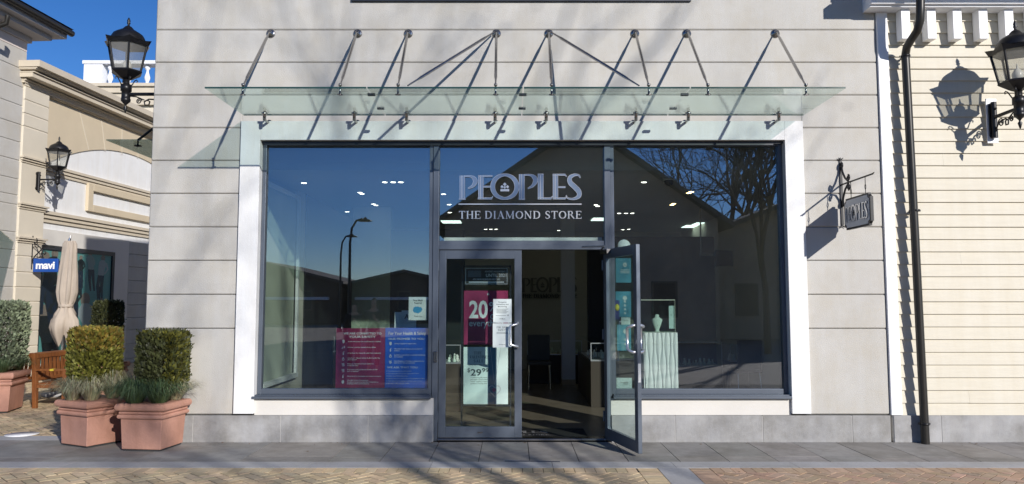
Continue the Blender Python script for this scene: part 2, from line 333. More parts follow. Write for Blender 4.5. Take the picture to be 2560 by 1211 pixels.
GL = {
 'T': (.82, [[(.41,.02,S),(.41,.98,S)], [(.0,.965,.07),(.82,.965,.07)], [(.03,.78,.05),(.03,1,.05)], [(.79,.78,.05),(.79,1,.05)], ser(.41,.02)]),
 'H': (.95, [[(.17,.0,S),(.17,1,S)], [(.78,.0,S),(.78,1,S)], [(.2,.52,Hh),(.75,.52,Hh)], ser(.17,.02), ser(.78,.02), ser(.17,.98), ser(.78,.98)]),
 'E': (.78, [[(.17,.0,S),(.17,1,S)], [(0,.975,.06),(.7,.975,.06)], [(.2,.52,Hh),(.55,.52,Hh)], [(0,.025,.06),(.74,.025,.06)], [(.7,.8,.05),(.7,1,.05)], [(.74,.0,.05),(.74,.22,.05)], [(.55,.42,.05),(.55,.62,.05)]]),
 'D': (.95, [[(.17,.0,S),(.17,1,S)], [(0,.975,.05),(.3,.975,.05)], [(0,.025,.05),(.3,.025,.05)], sm([(.2,.97,.06),(.5,.95,.08),(.75,.8,.14),(.83,.5,.17),(.75,.2,.14),(.5,.05,.08),(.2,.03,.06)])]),
 'I': (.36, [[(.18,.0,S),(.18,1,S)], ser(.18,.02), ser(.18,.98)]),
 'A': (.95, [[(.47,1,.05),(.16,.0,.06)], [(.45,1,.14),(.8,.0,.17)], [(.27,.35,Hh),(.65,.35,Hh)], ser(.14,.02,.28), ser(.8,.02)]),
 'M': (1.15, [[(.15,.0,.07),(.15,1,.07)], [(.15,1,.14),(.57,.05,.14)], [(.57,.05,.06),(.97,1,.06)], [(.97,.0,S),(.97,1,S)], ser(.15,.02,.28), ser(.97,.02), ser(.12,.98,.22), ser(1.0,.98,.26)]),
 'O': (1.0, [ring(.5,.5,.4,.46,.17,.06)]),
 'N': (1.0, [[(.15,.0,.07),(.15,1,.07)], [(.13,1,.14),(.82,.02,.14)], [(.82,.0,.07),(.82,1,.07)], ser(.15,.02,.28), ser(.12,.98,.24), ser(.82,.98,.28)]),
 'S': (.68, [sm([(.58,.74,.05),(.52,.92,.08),(.3,.97,.08),(.12,.8,.13),(.2,.6,.16),(.45,.45,.17),(.58,.25,.15),(.42,.05,.09),(.18,.04,.08),(.06,.26,.05)])]),
 'R': (.92, [[(.17,.0,S),(.17,1,S)], sm([(.2,.96,.06),(.5,.95,.09),(.62,.75,.16),(.5,.53,.08),(.2,.5,.06)]), [(.45,.5,.13),(.85,.02,.15)], ser(.17,.02), ser(.15,.98,.3), ser(.85,.02,.2)]),
 'V': (.9, [[(.14,1,.16),(.47,.0,.13)], [(.47,.0,.05),(.78,1,.06)], ser(.14,.98), ser(.78,.98,.26)]),
 'L': (.76, [[(.17,.0,S),(.17,1,S)], [(0,.025,.06),(.72,.025,.06)], [(.72,.0,.05),(.72,.24,.05)], ser(.17,.98)]),
 'F': (.74, [[(.17,.0,S),(.17,1,S)], [(0,.975,.06),(.7,.975,.06)], [(.2,.52,Hh),(.55,.52,Hh)], [(.7,.78,.05),(.7,1,.05)], ser(.17,.02)]),
 'U': (.95, [sm([(.17,1,S),(.17,.3,S),(.3,.08,.1),(.5,.03,.08),(.7,.1,.07),(.78,.35,.07),(.78,1,.07)]), ser(.17,.98), ser(.78,.98,.28)]),
 'Y': (.88, [[(.12,1,.15),(.45,.45,.13)], [(.78,1,.06),(.45,.45,.07)], [(.45,.0,S),(.45,.48,S)], ser(.12,.98,.3), ser(.78,.98,.24), ser(.45,.02)]),
 "'": (.25, [[(.12,.7,.05),(.12,1,.1)]]),
 ' ': (.5, []),
}
def serif(mb, s, u, v, h, P, d0, d1, width=None, align='l', track=.14, mi=0):
    tot = sum(GL[c][0] + track for c in s) - track
    kx = (width / tot) if width else h
    x = u - (tot*kx/2 if align == 'c' else 0); e = 0
    for c in s:
        a, stks = GL[c]
        for q in stks:
            mb.strip([(x + p[0]*kx, v + p[1]*h, p[2]*(h+kx)/2) for p in q], P, d0, d1 - e*(1 if d1 > d0 else -1), mi, closed=(len(q) == 40)); e += .00002
        x += (a + track) * kx
    return tot*kx

# ------------------------------------------------------------------ GROUND
def tone(a=.82, b=1.15, hue=.05):
    t = random.uniform(a, b); return (t*random.uniform(1-hue, 1+hue), t, t*random.uniform(1-hue, 1+hue))
g = MB(); g.add([(-400,-400,-.03),(400,-400,-.03),(400,400,-.03),(-400,400,-.03)], [(0,1,2,3)])
struct(g, 'ground', M['groundm'])
def clip(poly, x0, x1, y0, y1):
    for ax, lim, sg in ((0,x0,1),(0,x1,-1),(1,y0,1),(1,y1,-1)):
        out = []
        for i in range(len(poly)):
            a, b = poly[i], poly[(i+1) % len(poly)]
            da, db = (a[ax]-lim)*sg, (b[ax]-lim)*sg
            if da >= 0: out.append(a)
            if da*db < 0:
                t = da/(da-db); out.append((a[0]+(b[0]-a[0])*t, a[1]+(b[1]-a[1])*t))
        poly = out
        if len(poly) < 3: return None
    return poly
def herring(mb, x0, x1, y0, y1, wd=.1, ang=45, hue=.05):
    c, s_ = math.cos(R(ang)), math.sin(R(ang)); cx, cy = (x0+x1)/2, (y0+y1)/2
    n = int(math.hypot(x1-x0, y1-y0)/2/wd) + 4; gap = .0055
    for r in range(-n, n):
        for q in range(-n, n):
            t = (q - r) % 4
            if t == 0: a = (q*wd+gap, r*wd+gap, (q+2)*wd-gap, (r+1)*wd-gap)
            elif t == 3: a = (q*wd+gap, r*wd+gap, (q+1)*wd-gap, (r+2)*wd-gap)
            else: continue
            mx, my = (a[0]+a[2])/2, (a[1]+a[3])/2
            X, Y = cx+mx*c-my*s_, cy+mx*s_+my*c
            if X < x0-.2 or X > x1+.2 or Y < y0-.2 or Y > y1+.2: continue
            p = [(cx+u*c-v*s_, cy+u*s_+v*c) for u, v in ((a[0],a[1]),(a[2],a[1]),(a[2],a[3]),(a[0],a[3]))]
            p = clip(p, x0, x1, y0, y1)
            if p:
                z = random.uniform(-.0015, .0015)
                mb.prism(p, 'z', -.02, z, 0, tone(hue=hue))
def soldier(mb, x0, x1, y0, y1, vertical=True, wd=.1):
    n = int(abs((x1-x0) if vertical else (y1-y0))/wd)
    for i in range(n):
        if vertical: mb.box(x0+i*wd+.003, x0+(i+1)*wd-.003, y0, y1, -.02, random.uniform(-.001,.001), 0, tone())
        else: mb.box(x0, x1, y0+i*wd+.003, y0+(i+1)*wd-.003, -.02, random.uniform(-.001,.001), 0, tone())
PV1 = G(1280, 1155).y; PV2 = G(1280, 1170).y            # front edge of the slabs, front edge of the granite band
BX0, BX1 = G(1645, 1172).x, G(1722, 1172).x
mo = MB().box(-14, BX0, -6, PV2-.001, -.026, -.005).box(BX1, 9, -6, PV2-.001, -.026, -.005).box(-14, -4.3, .36, 16, -.026, -.005)
struct(mo, 'paving_bed', M['dirt'])
b = MB(); soldier(b, -9, BX0-.203, PV2-.203, PV2-.004); herring(b, -8, BX0-.206, -4.6, PV2-.206); soldier(b, BX0-.2, BX0-.004, -4.6, PV2-.004, False)
struct(b, 'yellow_brick_paving', M['brick'])
b = MB(); soldier(b, BX1+.206, 8, PV2-.203, PV2-.004); herring(b, BX1+.206, 8, -4.6, PV2-.206, hue=.09); soldier(b, BX1+.004, BX1+.2, -4.6, PV2-.004, False)
struct(b, 'red_brick_paving', M['brickred'])
b = MB(); herring(b, -12.5, -4.35, .40, 13)
struct(b, 'alley_brick_paving', M['brick'])
b = MB(); x = -14
while x < 9:
    b.box(x+.002, x+1.198, PV2, PV1-.003, -.028, .001, 0, tone(.93, 1.07, .01)); x += 1.2
y = PV2-.004
while y > -6: b.box(BX0+.002, BX1-.002, y-.9, y-.004, -.028, .001, 0, tone(.93, 1.07, .01)); y -= .9
x = -12.5
while x < -4.9: b.box(x+.002, x+.898, .12, .395, -.028, .001, 0, tone(1.0, 1.25, .01)); x += .9
struct(b, 'granite_band', M['granite'])
b = MB(); x = -12.62; i = 0
slab_x = []
while x < 9:
    wd = .5 if i % 3 else .52
    if x < -2.6 and x > -9: wd = random.choice((.9, 1.1, .8))
    y1 = .115 if x + wd < -4.35 else -.004
    ym = PV1 + random.choice((.22, .18, .28, .6)); g_ = .004
    b.box(x+g_, x+wd-g_, ym+g_/2, y1, -.028, random.uniform(-.001,.001), 0, tone(.9, 1.12, .03))
    b.box(x+g_, x+wd-g_, PV1, ym-g_/2, -.028, random.uniform(-.001,.001), 0, tone(.9, 1.12, .03))
    x += wd; i += 1
struct(b, 'pavement', M['slab'])
struct(MB().box(-13, 9, PV1, .11, -.027, -.012), 'pavement_bed', M['joint'])
o = MB().lathe([(.0,.0),(.185,.0),(.185,.004),(.0,.004)], G(55, 1087) + Vector((0,0,.003)), 32).build('ground_sticker', M['signw'])
tag(o, 'flat white round sticker lying on the yellow bricks left of the planters', 'sticker')
o = MB().tube([G(1262,1153,.008), G(1330,1153.5,.008), G(1400,1154.5,.008)], [.005,.006,.004], 6).build('metal_strip', M['steel'])
tag(o, 'thin metal strip lying in the slab joint in front of the glass door', 'strip')

lf = MB(); lr = random.Random(3)
for i in range(70):
    c = Vector((lr.uniform(-4, 6.5), -.04 - abs(lr.gauss(0, .10)) if i < 48 else lr.uniform(-2.4, -.1), .004)); a_ = lr.random()*6.28; L = lr.uniform(.008, .022)
    d = Vector((math.cos(a_), math.sin(a_), 0)); e_ = Vector((-d.y, d.x, 0))*.45
    lf.add([c-d*L, c+e_*L+Vector((0,0,.004)), c+d*L+Vector((0,0,.002)), c-e_*L], [(0,1,2,3)])
o = lf.build('leaf_litter', M['leafdry']); o['kind'] = 'stuff'; tag(o, 'small dry leaf bits and grit scattered along the foot of the stone plinth', 'leaf litter')

# ------------------------------------------------------------------ STORE
XL = WX(378, 400); XR = WX(2207, 560); ZT = 7.7
sb = thing('store_building', 'grey rusticated stucco store with a wide white-framed shop window and glass double door', 'building', (0,0,0))
joints = [WZ(v) for v in (75, 156.5, 238, 320, 402, 484.5, 568, 652, 737, 822)]
zs = [WZ(1037)] + joints[::-1]
dz = joints[0]-joints[1]
while zs[-1] + dz < ZT: zs.append(zs[-1] + dz)
zs.append(ZT)
SX0, SX1 = WX(595.5, 670), WX(2014.5, 670)      # outer edges of the white surround
SZT = WZ(305); SZB = WZ(1034)
IX0, IX1 = WX(645, 670), WX(1968, 670); IZT = WZ(352)
wl = MB(); c = .011
for a, z1 in zip(zs[:-1], zs[1:]):
    segs = [(XL, SX0-.0), (SX1, XR)] if z1 <= SZT+.02 else ([(XL, XR)] if a >= SZT-.02 else None)
    if segs is None:
        wl.cbox(XL, SX0, 0, .05, a+.003, z1-.003, c).cbox(SX1, XR, 0, .05, a+.003, z1-.003, c); wl.box(SX0, SX1, .001, .05, SZT, z1-.012)
        wl.box(SX0, SX1, .010, .05, z1-.012, z1-.003)
    else:
        for s0, s1 in segs: wl.cbox(s0, s1, 0, .05, a+.003, z1-.003, c)
# side courses on the return wall towards the alley, and backing
for a, z1 in zip(zs[:-1], zs[1:]): wl.box(XL, XL+.05, .052, 13, a+.006, z1-.006)
wl.box(XL+.012, SX0, .05, .30, 0, ZT); wl.box(SX1, XR-.012, .05, .30, 0, ZT); wl.box(SX0, SX1, .05, .30, IZT+.001, ZT)
wl.box(XL+.014, XL+.2, .30, 13, 0, ZT); wl.box(XR-.2, XR-.014, .30, 13, 0, ZT); wl.box(XL+.2, XR-.2, 12.8, 13, 0, ZT); wl.box(XL+.012, XR-.012, .3, 13, ZT-.2, ZT-.004)
wl.build('wall', M['stucco'], sb)
# plinth
DX0, DX1 = WX(1083, 1060), WX(1528, 1060)
PZ = WZ(1038)
pl = MB()
def plinth(x0, x1, jts):
    xs = [x0] + sorted(jts) + [x1]
    for a, b_ in zip(xs[:-1], xs[1:]): pl.box(a+.003, b_-.003, -.035, .05, 0, PZ-.002, 0)
    pl.box(x0+.001, x1-.001, -.030, .045, 0, PZ-.006, 1)
plinth(XL-.03, DX0, [WX(704,1070), WX(922,1070), WX(485,1070)])
plinth(DX1, XR-.01, [WX(1687,1070), WX(1905,1070), WX(2128,1070)])
pl.box(XL-.035, XL-.001, .05, 12, 0, PZ-.002)
pl.build('plinth', [M['plinth'], M['mortar']], sb, bevel=.003)
su = MB()
su.box(SX0, IX0, -.04, .11, SZB, SZT); su.box(IX1, SX1, -.04, .11, SZB, SZT); su.box(IX0, IX1, -.04, .11, IZT, SZT)
su.build('window_surround', M['white'], sb, bevel=.004)
SILZ = WZ(996, .02)
rb(IX0, DX0, .0, .11, PZ, SILZ).build('apron_wall', M['stucco2'], sb); rb(DX1, IX1, .0, .11, PZ, SILZ).build('apron_wall', M['stucco2'], sb)
# frames
FY = .09
fr = thing  # (keeps the name free)
MX0, MX1 = WX(1083, 700, FY), WX(1097, 700, FY)
NX0, NX1 = WX(1512, 700, FY), WX(1526, 700, FY)
FZT = IZT
def part_empty(name, parent):
    o = bpy.data.objects.new(name, None); COL.objects.link(o); o.parent = parent; return o
def window(x0, x1, z0, z1, name='window', tx=.0):
    f = MB(); t = .045
    f.box(x0, x0+t, FY-.03, FY+.06, z0, z1); f.box(x1-t, x1, FY-.03, FY+.06, z0, z1)
    f.box(x0+t, x1-t, FY-.03, FY+.06, z0, z0+.06); f.box(x0+t, x1-t, FY-.03, FY+.06, z1-.045, z1)
    o = f.build(name, M['alu'], sb, bevel=.004)
    p = MB().box(x0+t, x1-t, FY+.012, FY+.018, z0+.06, z1-.045).build('pane', M['pane'], o)
    return o
WB = WZ(985, FY)
w1 = window(IX0+.004, MX0-.004, WB, FZT)
w2 = window(NX1+.004, IX1-.004, WB, FZT)
TRZ = WZ(592, FY)
w3 = window(MX0+.01, NX1-.01, TRZ-.11, FZT, 'transom_window')
for (x0, x1) in ((IX0-.02, MX0-.004), (NX1+.004, IX1+.0)):
    MB().box(x0, x1, -.055, FY+.05, SILZ, SILZ+.028).box(x0+.01, x1-.003, -.01, FY+.04, SILZ+.029, WB-.001).build('sill', M['alu'], sb, bevel=.004)
fm = MB().box(MX0-.003, MX1, FY-.045, FY+.07, .0, FZT-.001).box(NX0, NX1+.003, FY-.045, FY+.07, .0, FZT-.001)
fm.box(MX1, NX0, FY-.04, FY+.07, WZ(625, FY), WZ(613, FY))
fm.build('door_frame', M['alu'], sb, bevel=.004)
MB().box(IX0, IX1, .02, .10, IZT-.03, IZT-.001).box(IX0+.03, IX1-.12, .012, .02, IZT-.05, IZT-.035).build('head_shade_strip', M['aludark'], sb)  # dark strips standing in for the soffit's shadow at the window head
MB().box(MX1+.05, NX0-.02, FY+.07, FY+.16, WZ(612, FY+.07), WZ(594, FY+.07)).build('blind_cassette', M['wave'], sb, bevel=.004)
MB().box(MX1, NX0, FY-.06, FY+.10, .004, .03).build('threshold', M['steel'], sb, bevel=.005)
# doors
LT = WZ(625, FY) - .004; LB = .036
LW = (NX0 - MX1) / 2
def door_leaf(parent, wd, flip):
    """leaf in local coords: hinge at x=0, leaf along +x"""
    e = part_empty('door', parent)
    st_, hb, ht = .085, .125, .105; T = .045
    f = MB().box(0, st_, 0, T, LB, LT).box(wd-st_, wd, 0, T, LB, LT).box(st_, wd-st_, 0, T, LB, LB+hb).box(st_, wd-st_, 0, T, LT-ht, LT)
    f.build('leaf_frame', M['alu'], e, bevel=.004)
    MB().box(st_-.001, wd-st_+.001, .018, .027, LB+hb-.001, LT-ht+.001).build('glass', M['doorglass'], e)
    for side in (-1, 1):
        yy = -.055 if side < 0 else T+.055; y0 = 0 if side < 0 else T
        x = wd - st_*.55; xi = x - .085; za, zb = WZ(868, FY), WZ(808, FY)
        h = MB().tube([(x, y0, zb), (x, (y0+yy)/2, zb), (x-.012, yy, zb-.012), (xi, yy, zb-.03), (xi, yy, (za+zb)/2), (xi, yy, za+.03), (x-.012, yy, za+.012), (x, (y0+yy)/2, za), (x, y0, za)], .016, 12)
        h.build('pull_handle', M['silver'], e)
    for z in (LT-.18, (LT+LB)/2+.1, LB+.25):
        MB().tube([(-.008, -.006, z-.06), (-.008, -.006, z+.06)], .011, 8).build('hinge', M['alu'], e)
    return e
d1 = door_leaf(sb, LW-.006, 1); d1.location = (MX1+.004, FY-.02, 0)
MB().box(LW/2-.03, LW/2+.03, -.002, .001, LB+.05, LB+.068).build('maker_plate', M['steel'], d1)
MB().box(-.052, -.012, -.045, -.022, WZ(905,FY), WZ(878,FY)).build('lock_keypad', M['steel'], d1, bevel=.003)
d2 = door_leaf(sb, LW-.006, -1)
# mirrored leaf: hinge on the right; closed it would run to -x, it is swung out about 104 degrees
ang = R(180 + 104)
d2.location = (NX0-.02, FY-.03, 0); d2.rotation_euler = (0, 0, math.atan2(-.95, .235))
for ch in d2.children: pass
MB().box(LW-.007, LW+.0, .006, .036, WZ(935,FY), WZ(893,FY)).build('lock_plate', M['silver'], d2)
MB().tube([(.02,-.03,LT+.005),(.3,-.10,LT+.02)], .010, 8).tube([(.3,-.10,LT+.02),(.05,-.28,LT+.03)], .010, 8).box(.02,.25,-.05,-.003,LT-.055,LT-.005).build('closer_arm', M['steel'], d2)
# interior shell
CZ = 3.30; IYB = 9.6
ix0, ix1 = -3.30, XR-.2
MB().box(ix0+.001, ix1-.001, .11, IYB, -.03, .004).build('shop_floor', M['floorm'], sb)
MB().box(ix0+.001, ix1-.001, .80, IYB, CZ, CZ+.1).build('ceiling', M['ceilm'], sb)
MB().box(ix0+.002, ix1-.002, .80, .9, CZ+.101, 3.9).box(ix0+.002, ix1-.002, .301, .799, 3.8, 3.9).build('ceiling_bulkhead', M['ceilm'], sb)
iw = MB().box(ix0+.001, ix1-.001, IYB, IYB+.1, 0, CZ)
iw.box(ix0+.001, ix0+.05, .31, .9, 0, 3.79).box(ix0+.001, ix0+.05, 2.6, IYB-.001, 0, CZ-.001).box(ix0+.001, ix0+.05, .9, 2.6, 0, .5)
iw.box(ix1-.05, ix1-.001, .301, IYB-.001, 0, 3.79)
iw.build('interior_wall', M['inwall'], sb)
MB().box(ix0+.051, ix0+.09, .9, .96, .5, 3.2).box(ix0+.051, ix0+.09, 2.54, 2.6, .5, 3.2).box(ix0+.051, ix0+.12, .96, 2.54, .5, .56).box(ix0+.051, ix0+.09, .96, 2.54, 3.14, 3.2).build('side_window_frame', M['white'], sb)
MB().box(ix0+.051, ix0+.07, 3.0, 9.5, .004, CZ-.003).build('dark_wall_panel', M['indark'], sb)  # dark sheet added to darken the sunlit side wall beyond the side window
MB().box(ix0+.01, ix0+.03, .96, 2.54, .5, 3.2).build('side_window_blind', M['inwall2'], sb)
pp = G(1422, 965)
MB().box(pp.x-.13, pp.x+.13, pp.y, pp.y+.26, .12, CZ-.002).build('interior_pillar', mat('pillar_paint', (.75, .75, .77), .8), sb)
MB().box(pp.x-.135, pp.x+.135, pp.y-.005, pp.y+.265, .004, .119).build('pillar_base', M['housew'], sb)
px_ = (W(880,700,4.6).x, W(975,700,4.6).x)
MB().box(px_[0], px_[1], 4.6, 4.9, .004, CZ-.002).build('sage_wall_panel', M['inwall2'], sb)
q0, q1 = W(975,700,4.65).x+.001, W(1160,700,4.65).x
MB().box(q0, q1, 4.65, 4.9, .004, 2.9).build('dark_wall_panel', M['indark'], sb)
r0, r1 = W(1470,700,5.5).x, W(1788,700,5.5).x
MB().box(r0, r1, 5.5, 5.7, .004, WZ(592,5.5)).build('dark_feature_wall', M['indark'], sb)
MB().box(W(1850,790,9.5).x, W(1990,790,9.5).x, IYB-.02, IYB-.001, .004, WZ(738,9.5)).build('doorway', M['indark'], sb)
# sign over the wall above the shop front: only its lower edge shows
fz = WZ(3.0, -.03)
o = rb(WX(878,3,-.03), WX(1728,3,-.03), -.03, -.001, fz, fz+.9).build('fascia_sign_board', M['aludark'], sb)

# transom lettering
sgn = thing('shop_sign', 'silver raised lettering with a crown fixed on the glass over the shop door', 'sign', (0, FY, 0))
zx = lambda x, y: (1080 + x/4.326, 360 + y/4.325)
def PZ4(u, v, d):
    p = W(*zx(u, v), FY); return Vector((p.x, d, p.z))
mb = MB(); bigword(mb, PZ4, .010, -.012, crown=False); mb.build('large_letters', M['letter'], sgn)
mb = MB()
for L in BIG:                          # bright bevelled rims
    for stk in L:
        n = len(stk); cl = n == 40
        for sg in (1, -1):
            e = []
            for i, (u, v, wd) in enumerate(stk):
                a = stk[(i-1) % n] if cl or i else stk[i]; b_ = stk[(i+1) % n] if cl or i < n-1 else stk[i]
                dx, dy = b_[0]-a[0], b_[1]-a[1]; l = math.hypot(dx, dy) or 1
                e.append((u - sg*dy/l*(wd/2), v + sg*dx/l*(wd/2), 3.2))
            mb.strip(e, PZ4, -.0105, -.0145, closed=cl)
for stk in CROWN: mb.strip(stk, PZ4, .01, -.013)
mb.build('letter_rims', M['silver'], sgn)
MB().strip([(287,653,11),(1617,653,11)], PZ4, .01, -.01).build('rule_line', M['silver'], sgn)
mb = MB(); Pd = lambda u, v, d: PZ4(u, 810 - v, d)
for wd_, u0_, u1_ in (('THE', 292, 525), ('DIAMOND', 572, 1172), ('STORE', 1222, 1617)):
    mb = MB(); serif(mb, wd_, u0_, 0, 82, Pd, .01, -.012, width=u1_-u0_); mb.build('lettered_word', M['silver'], sgn)

# ------------------------------------------------------------------ CANOPY
cz = 3.80; cyf, cyr = -1.265, -.12
cp = thing('glass_canopy', 'clear four-panel glass canopy hung on steel rods over the shop window', 'canopy', (0, 0, cz))
cx0, cx1 = -3.159, 3.43
def cpx(px, py, Y): return W(px, py, Y).x
seams = [cx0, -1.49, .115, 1.83, cx1]
for a, b_ in zip(seams[:-1], seams[1:]):
    o = MB().box(a+.006, b_-.006, cyf, cyr, -.007, .007).build('glass_panel', M['canopyg'], cp)
    for y_ in (cyf-.002, cyr+.0005): rb(a+.006, b_-.006, y_, y_+.0015, -.009, .009).build('panel_edge', M['gedge'], o)
wp = [675, 893, 1020, 1241, 1372, 1588, 1718, 1940]; gp = [607, 850, 995, 1239, 1379, 1622, 1770, 2015]
bp_ = [665, 888, 1018, 1238, 1365, 1588, 1718, 1943]
gy = -1.165
pz = WZ(82, -.04) - cz
gpos = []
for i in range(8):
    X = WX(wp[i], 82, -.03)
    MB().lathe([(.0,0),(.054,0),(.054,.006),(.045,.014),(.02,.02),(.018,.05),(.0,.052)], (X, 0, pz), 20, T=Matrix.Rotation(R(90), 3, 'X')).build('wall_plate', M['steel'], cp)
    g = WX(gp[i], 232, gy); gpos.append(g)
    def rod(xa, xb, yb=gy):
        a = Vector((xa, -.05, pz)); b_ = Vector((xb, yb, .05)); d = (b_-a)
        pts = [a, a+d*.05, a+d*.10, a+d*.13, a+d*.86, a+d*.90, a+d*.96, b_]
        MB().tube(pts, [.009,.010,.012,.0165,.0165,.010,.009,.008], 10).build('rod', M['steel'], cp)
    rod(X, g)
    if i == 3: rod(X-.03, gpos[2]+.1)
    if i == 4: rod_last = X
    MB().lathe([(0,-.05),(.03,-.05),(.03,-.042),(.011,-.038),(.011,.05),(.018,.05),(.018,.07),(0,.07)], (g, gy, 0), 14).build('glass_clamp', M['steel'], cp)
    X2 = WX(bp_[i], 295, -.12)
    MB().lathe([(0,-.085),(.017,-.085),(.02,-.07),(.02,-.008),(.035,-.007),(.035,.012),(.02,.014),(.012,.03),(0,.03)], (X2, -.175, 0), 14).tube([(X2,-.175,-.07),(X2,0,-.07)], .016, 10).lathe([(0,0),(.04,0),(.036,.012),(0,.012)], (X2, 0, -.07), 16, T=Matrix.Rotation(R(90), 3, 'X')).build('wall_bracket', M['steel'], cp)
rod(rod_last+.03, gpos[5]-.1)
for s_ in seams[1:-1]:
    for yy in (-1.0, -.42): MB().box(s_-.04, s_+.04, yy-.018, yy+.018, -.013, .013).build('joint_clip', M['aludark'], cp, bevel=.003)

# ------------------------------------------------------------------ neighbouring SIDING BUILDING (right)
rbld = thing('siding_building', 'cream clapboard building with white corner trim and block eave right of the store', 'building', (XR, 0, 0))
RX = XR + .012; TX1 = WX(2235, 560)
ox = XR
zb = WZ(1040); step = (WZ(172, 0, 2400) - WZ(1008, 0, 2400)) / 27.0
mb = MB(); z = zb; Xe = 10.0
k = 0
while z < 6.6:
    jx = sorted([random.uniform(TX1-ox+.2, 2.3), random.uniform(2.4, Xe-ox-.2)]); jx = [j for j in jx if random.random() < .18]; es = [TX1-ox] + jx + [Xe-ox]
    for e0, e1 in zip(es[:-1], es[1:]):
        dz_ = random.uniform(-.001, .001); dy_ = random.uniform(-.0012, .0012)
        mb.prism([(.035, z), (dy_, z+dz_), (.019+dy_*.5, z+step+dz_), (.035, z+step)], 'x', e0+.0005, e1-.0005)
    z += step; k += 1
mb.box(RX-ox, Xe-ox, .036, .3, 0, 6.6)
mb.build('siding', M['siding'], rbld)
MB().box(WX(2204,560)-ox+.02, TX1-ox, -.03, .036, PZ+.002, WZ(33)).build('corner_trim', M['whitetrim'], rbld, bevel=.004)
pl = MB()
for a, b_ in ((RX+.012, WX(2350,1070)), (WX(2350,1070), 7.3), (7.3, 8.6), (8.6, 10)):
    pl.box(a-ox+.003, b_-ox-.003, -.035, .036, 0, PZ-.002, 0)
pl.box(RX-ox+.013, Xe-ox, -.030, .035, 0, PZ-.006, 1)
pl.build('plinth', [M['plinth'], M['mortar']], rbld, bevel=.003)
ex = WX(2174, 25, -.18)
zsof = WZ(33)
ev = MB()
ev.box(ex-ox, Xe-ox, -.19, .036, zsof+.001, WZ(19,-.19)+.03)
zf = WZ(19, -.19)
ev.box(ex-ox+.0, Xe-ox, -.23, .03, zf+.031, zf+.12)
ev.box(ex-ox-.001, Xe-ox, -.34, .03, zf+.121, zf+.17)
ev.box(ex-ox-.002, Xe-ox, -.44, .03, zf+.171, zf+.25)
ev.box(ex-ox-.003, Xe-ox, -.58, .03, zf+.251, zf+.42)
ev.build('eave', M['whitetrim'], rbld, bevel=.004)
MB().box(ex-ox-.02, Xe-ox, -.72, -.585, zf+.27, zf+.40).build('gutter', M['pipe'], rbld, bevel=.01)
MB().box(ex-ox, Xe-ox, -.60, 6, zf+.421, zf+.6).build('roof', M['roof'], rbld)
dx = WX(2253, 70, -.12); i = 0
while dx < Xe:
    MB().box(dx-ox, dx-ox+.105, -.13, -.001, WZ(97,-.13), zsof).build('eave_block', M['whitetrim'], rbld, bevel=.004)
    dx += .3065; i += 1
# downspout
ds = thing('downspout', 'dark round downspout with an elbow running down the cream siding', 'downspout', (WX(2320,1110,-.12), -.12, 0))
dl = ds.location
def D(px, py, Y):
    p = W(px, py, Y); return (p.x-dl.x, p.y-dl.y, p.z-dl.z)
r_ = .046
MB().tube([D(2301,-60,-.44), D(2301,20,-.44), D(2300,52,-.43), D(2293,78,-.38), D(2278,100,-.27), D(2267,118,-.17), D(2264,135,-.12), D(2264,150,-.12)], r_, 16).build('elbow', M['pipe'], ds)
MB().tube([D(2264,148,-.12), D(2288,600,-.12), D(2314,1112,-.12)], r_*1.0, 16).build('pipe', M['pipe'], ds)
for p in ((2264,141), (2288,527), (2312, 1060)):
    q = Vector(D(*p, -.12)); MB().lathe([(r_+.006,-.012),(r_+.006,.012)], q, 16).box(q.x-.065, q.x+.065, q.y+.0, q.y+.02, q.z-.01, q.z+.01).box(q.x-.012, q.x+.012, q.y+.04, q.y+.12, q.z-.01, q.z+.01).build('pipe_clamp', M['black'], ds)

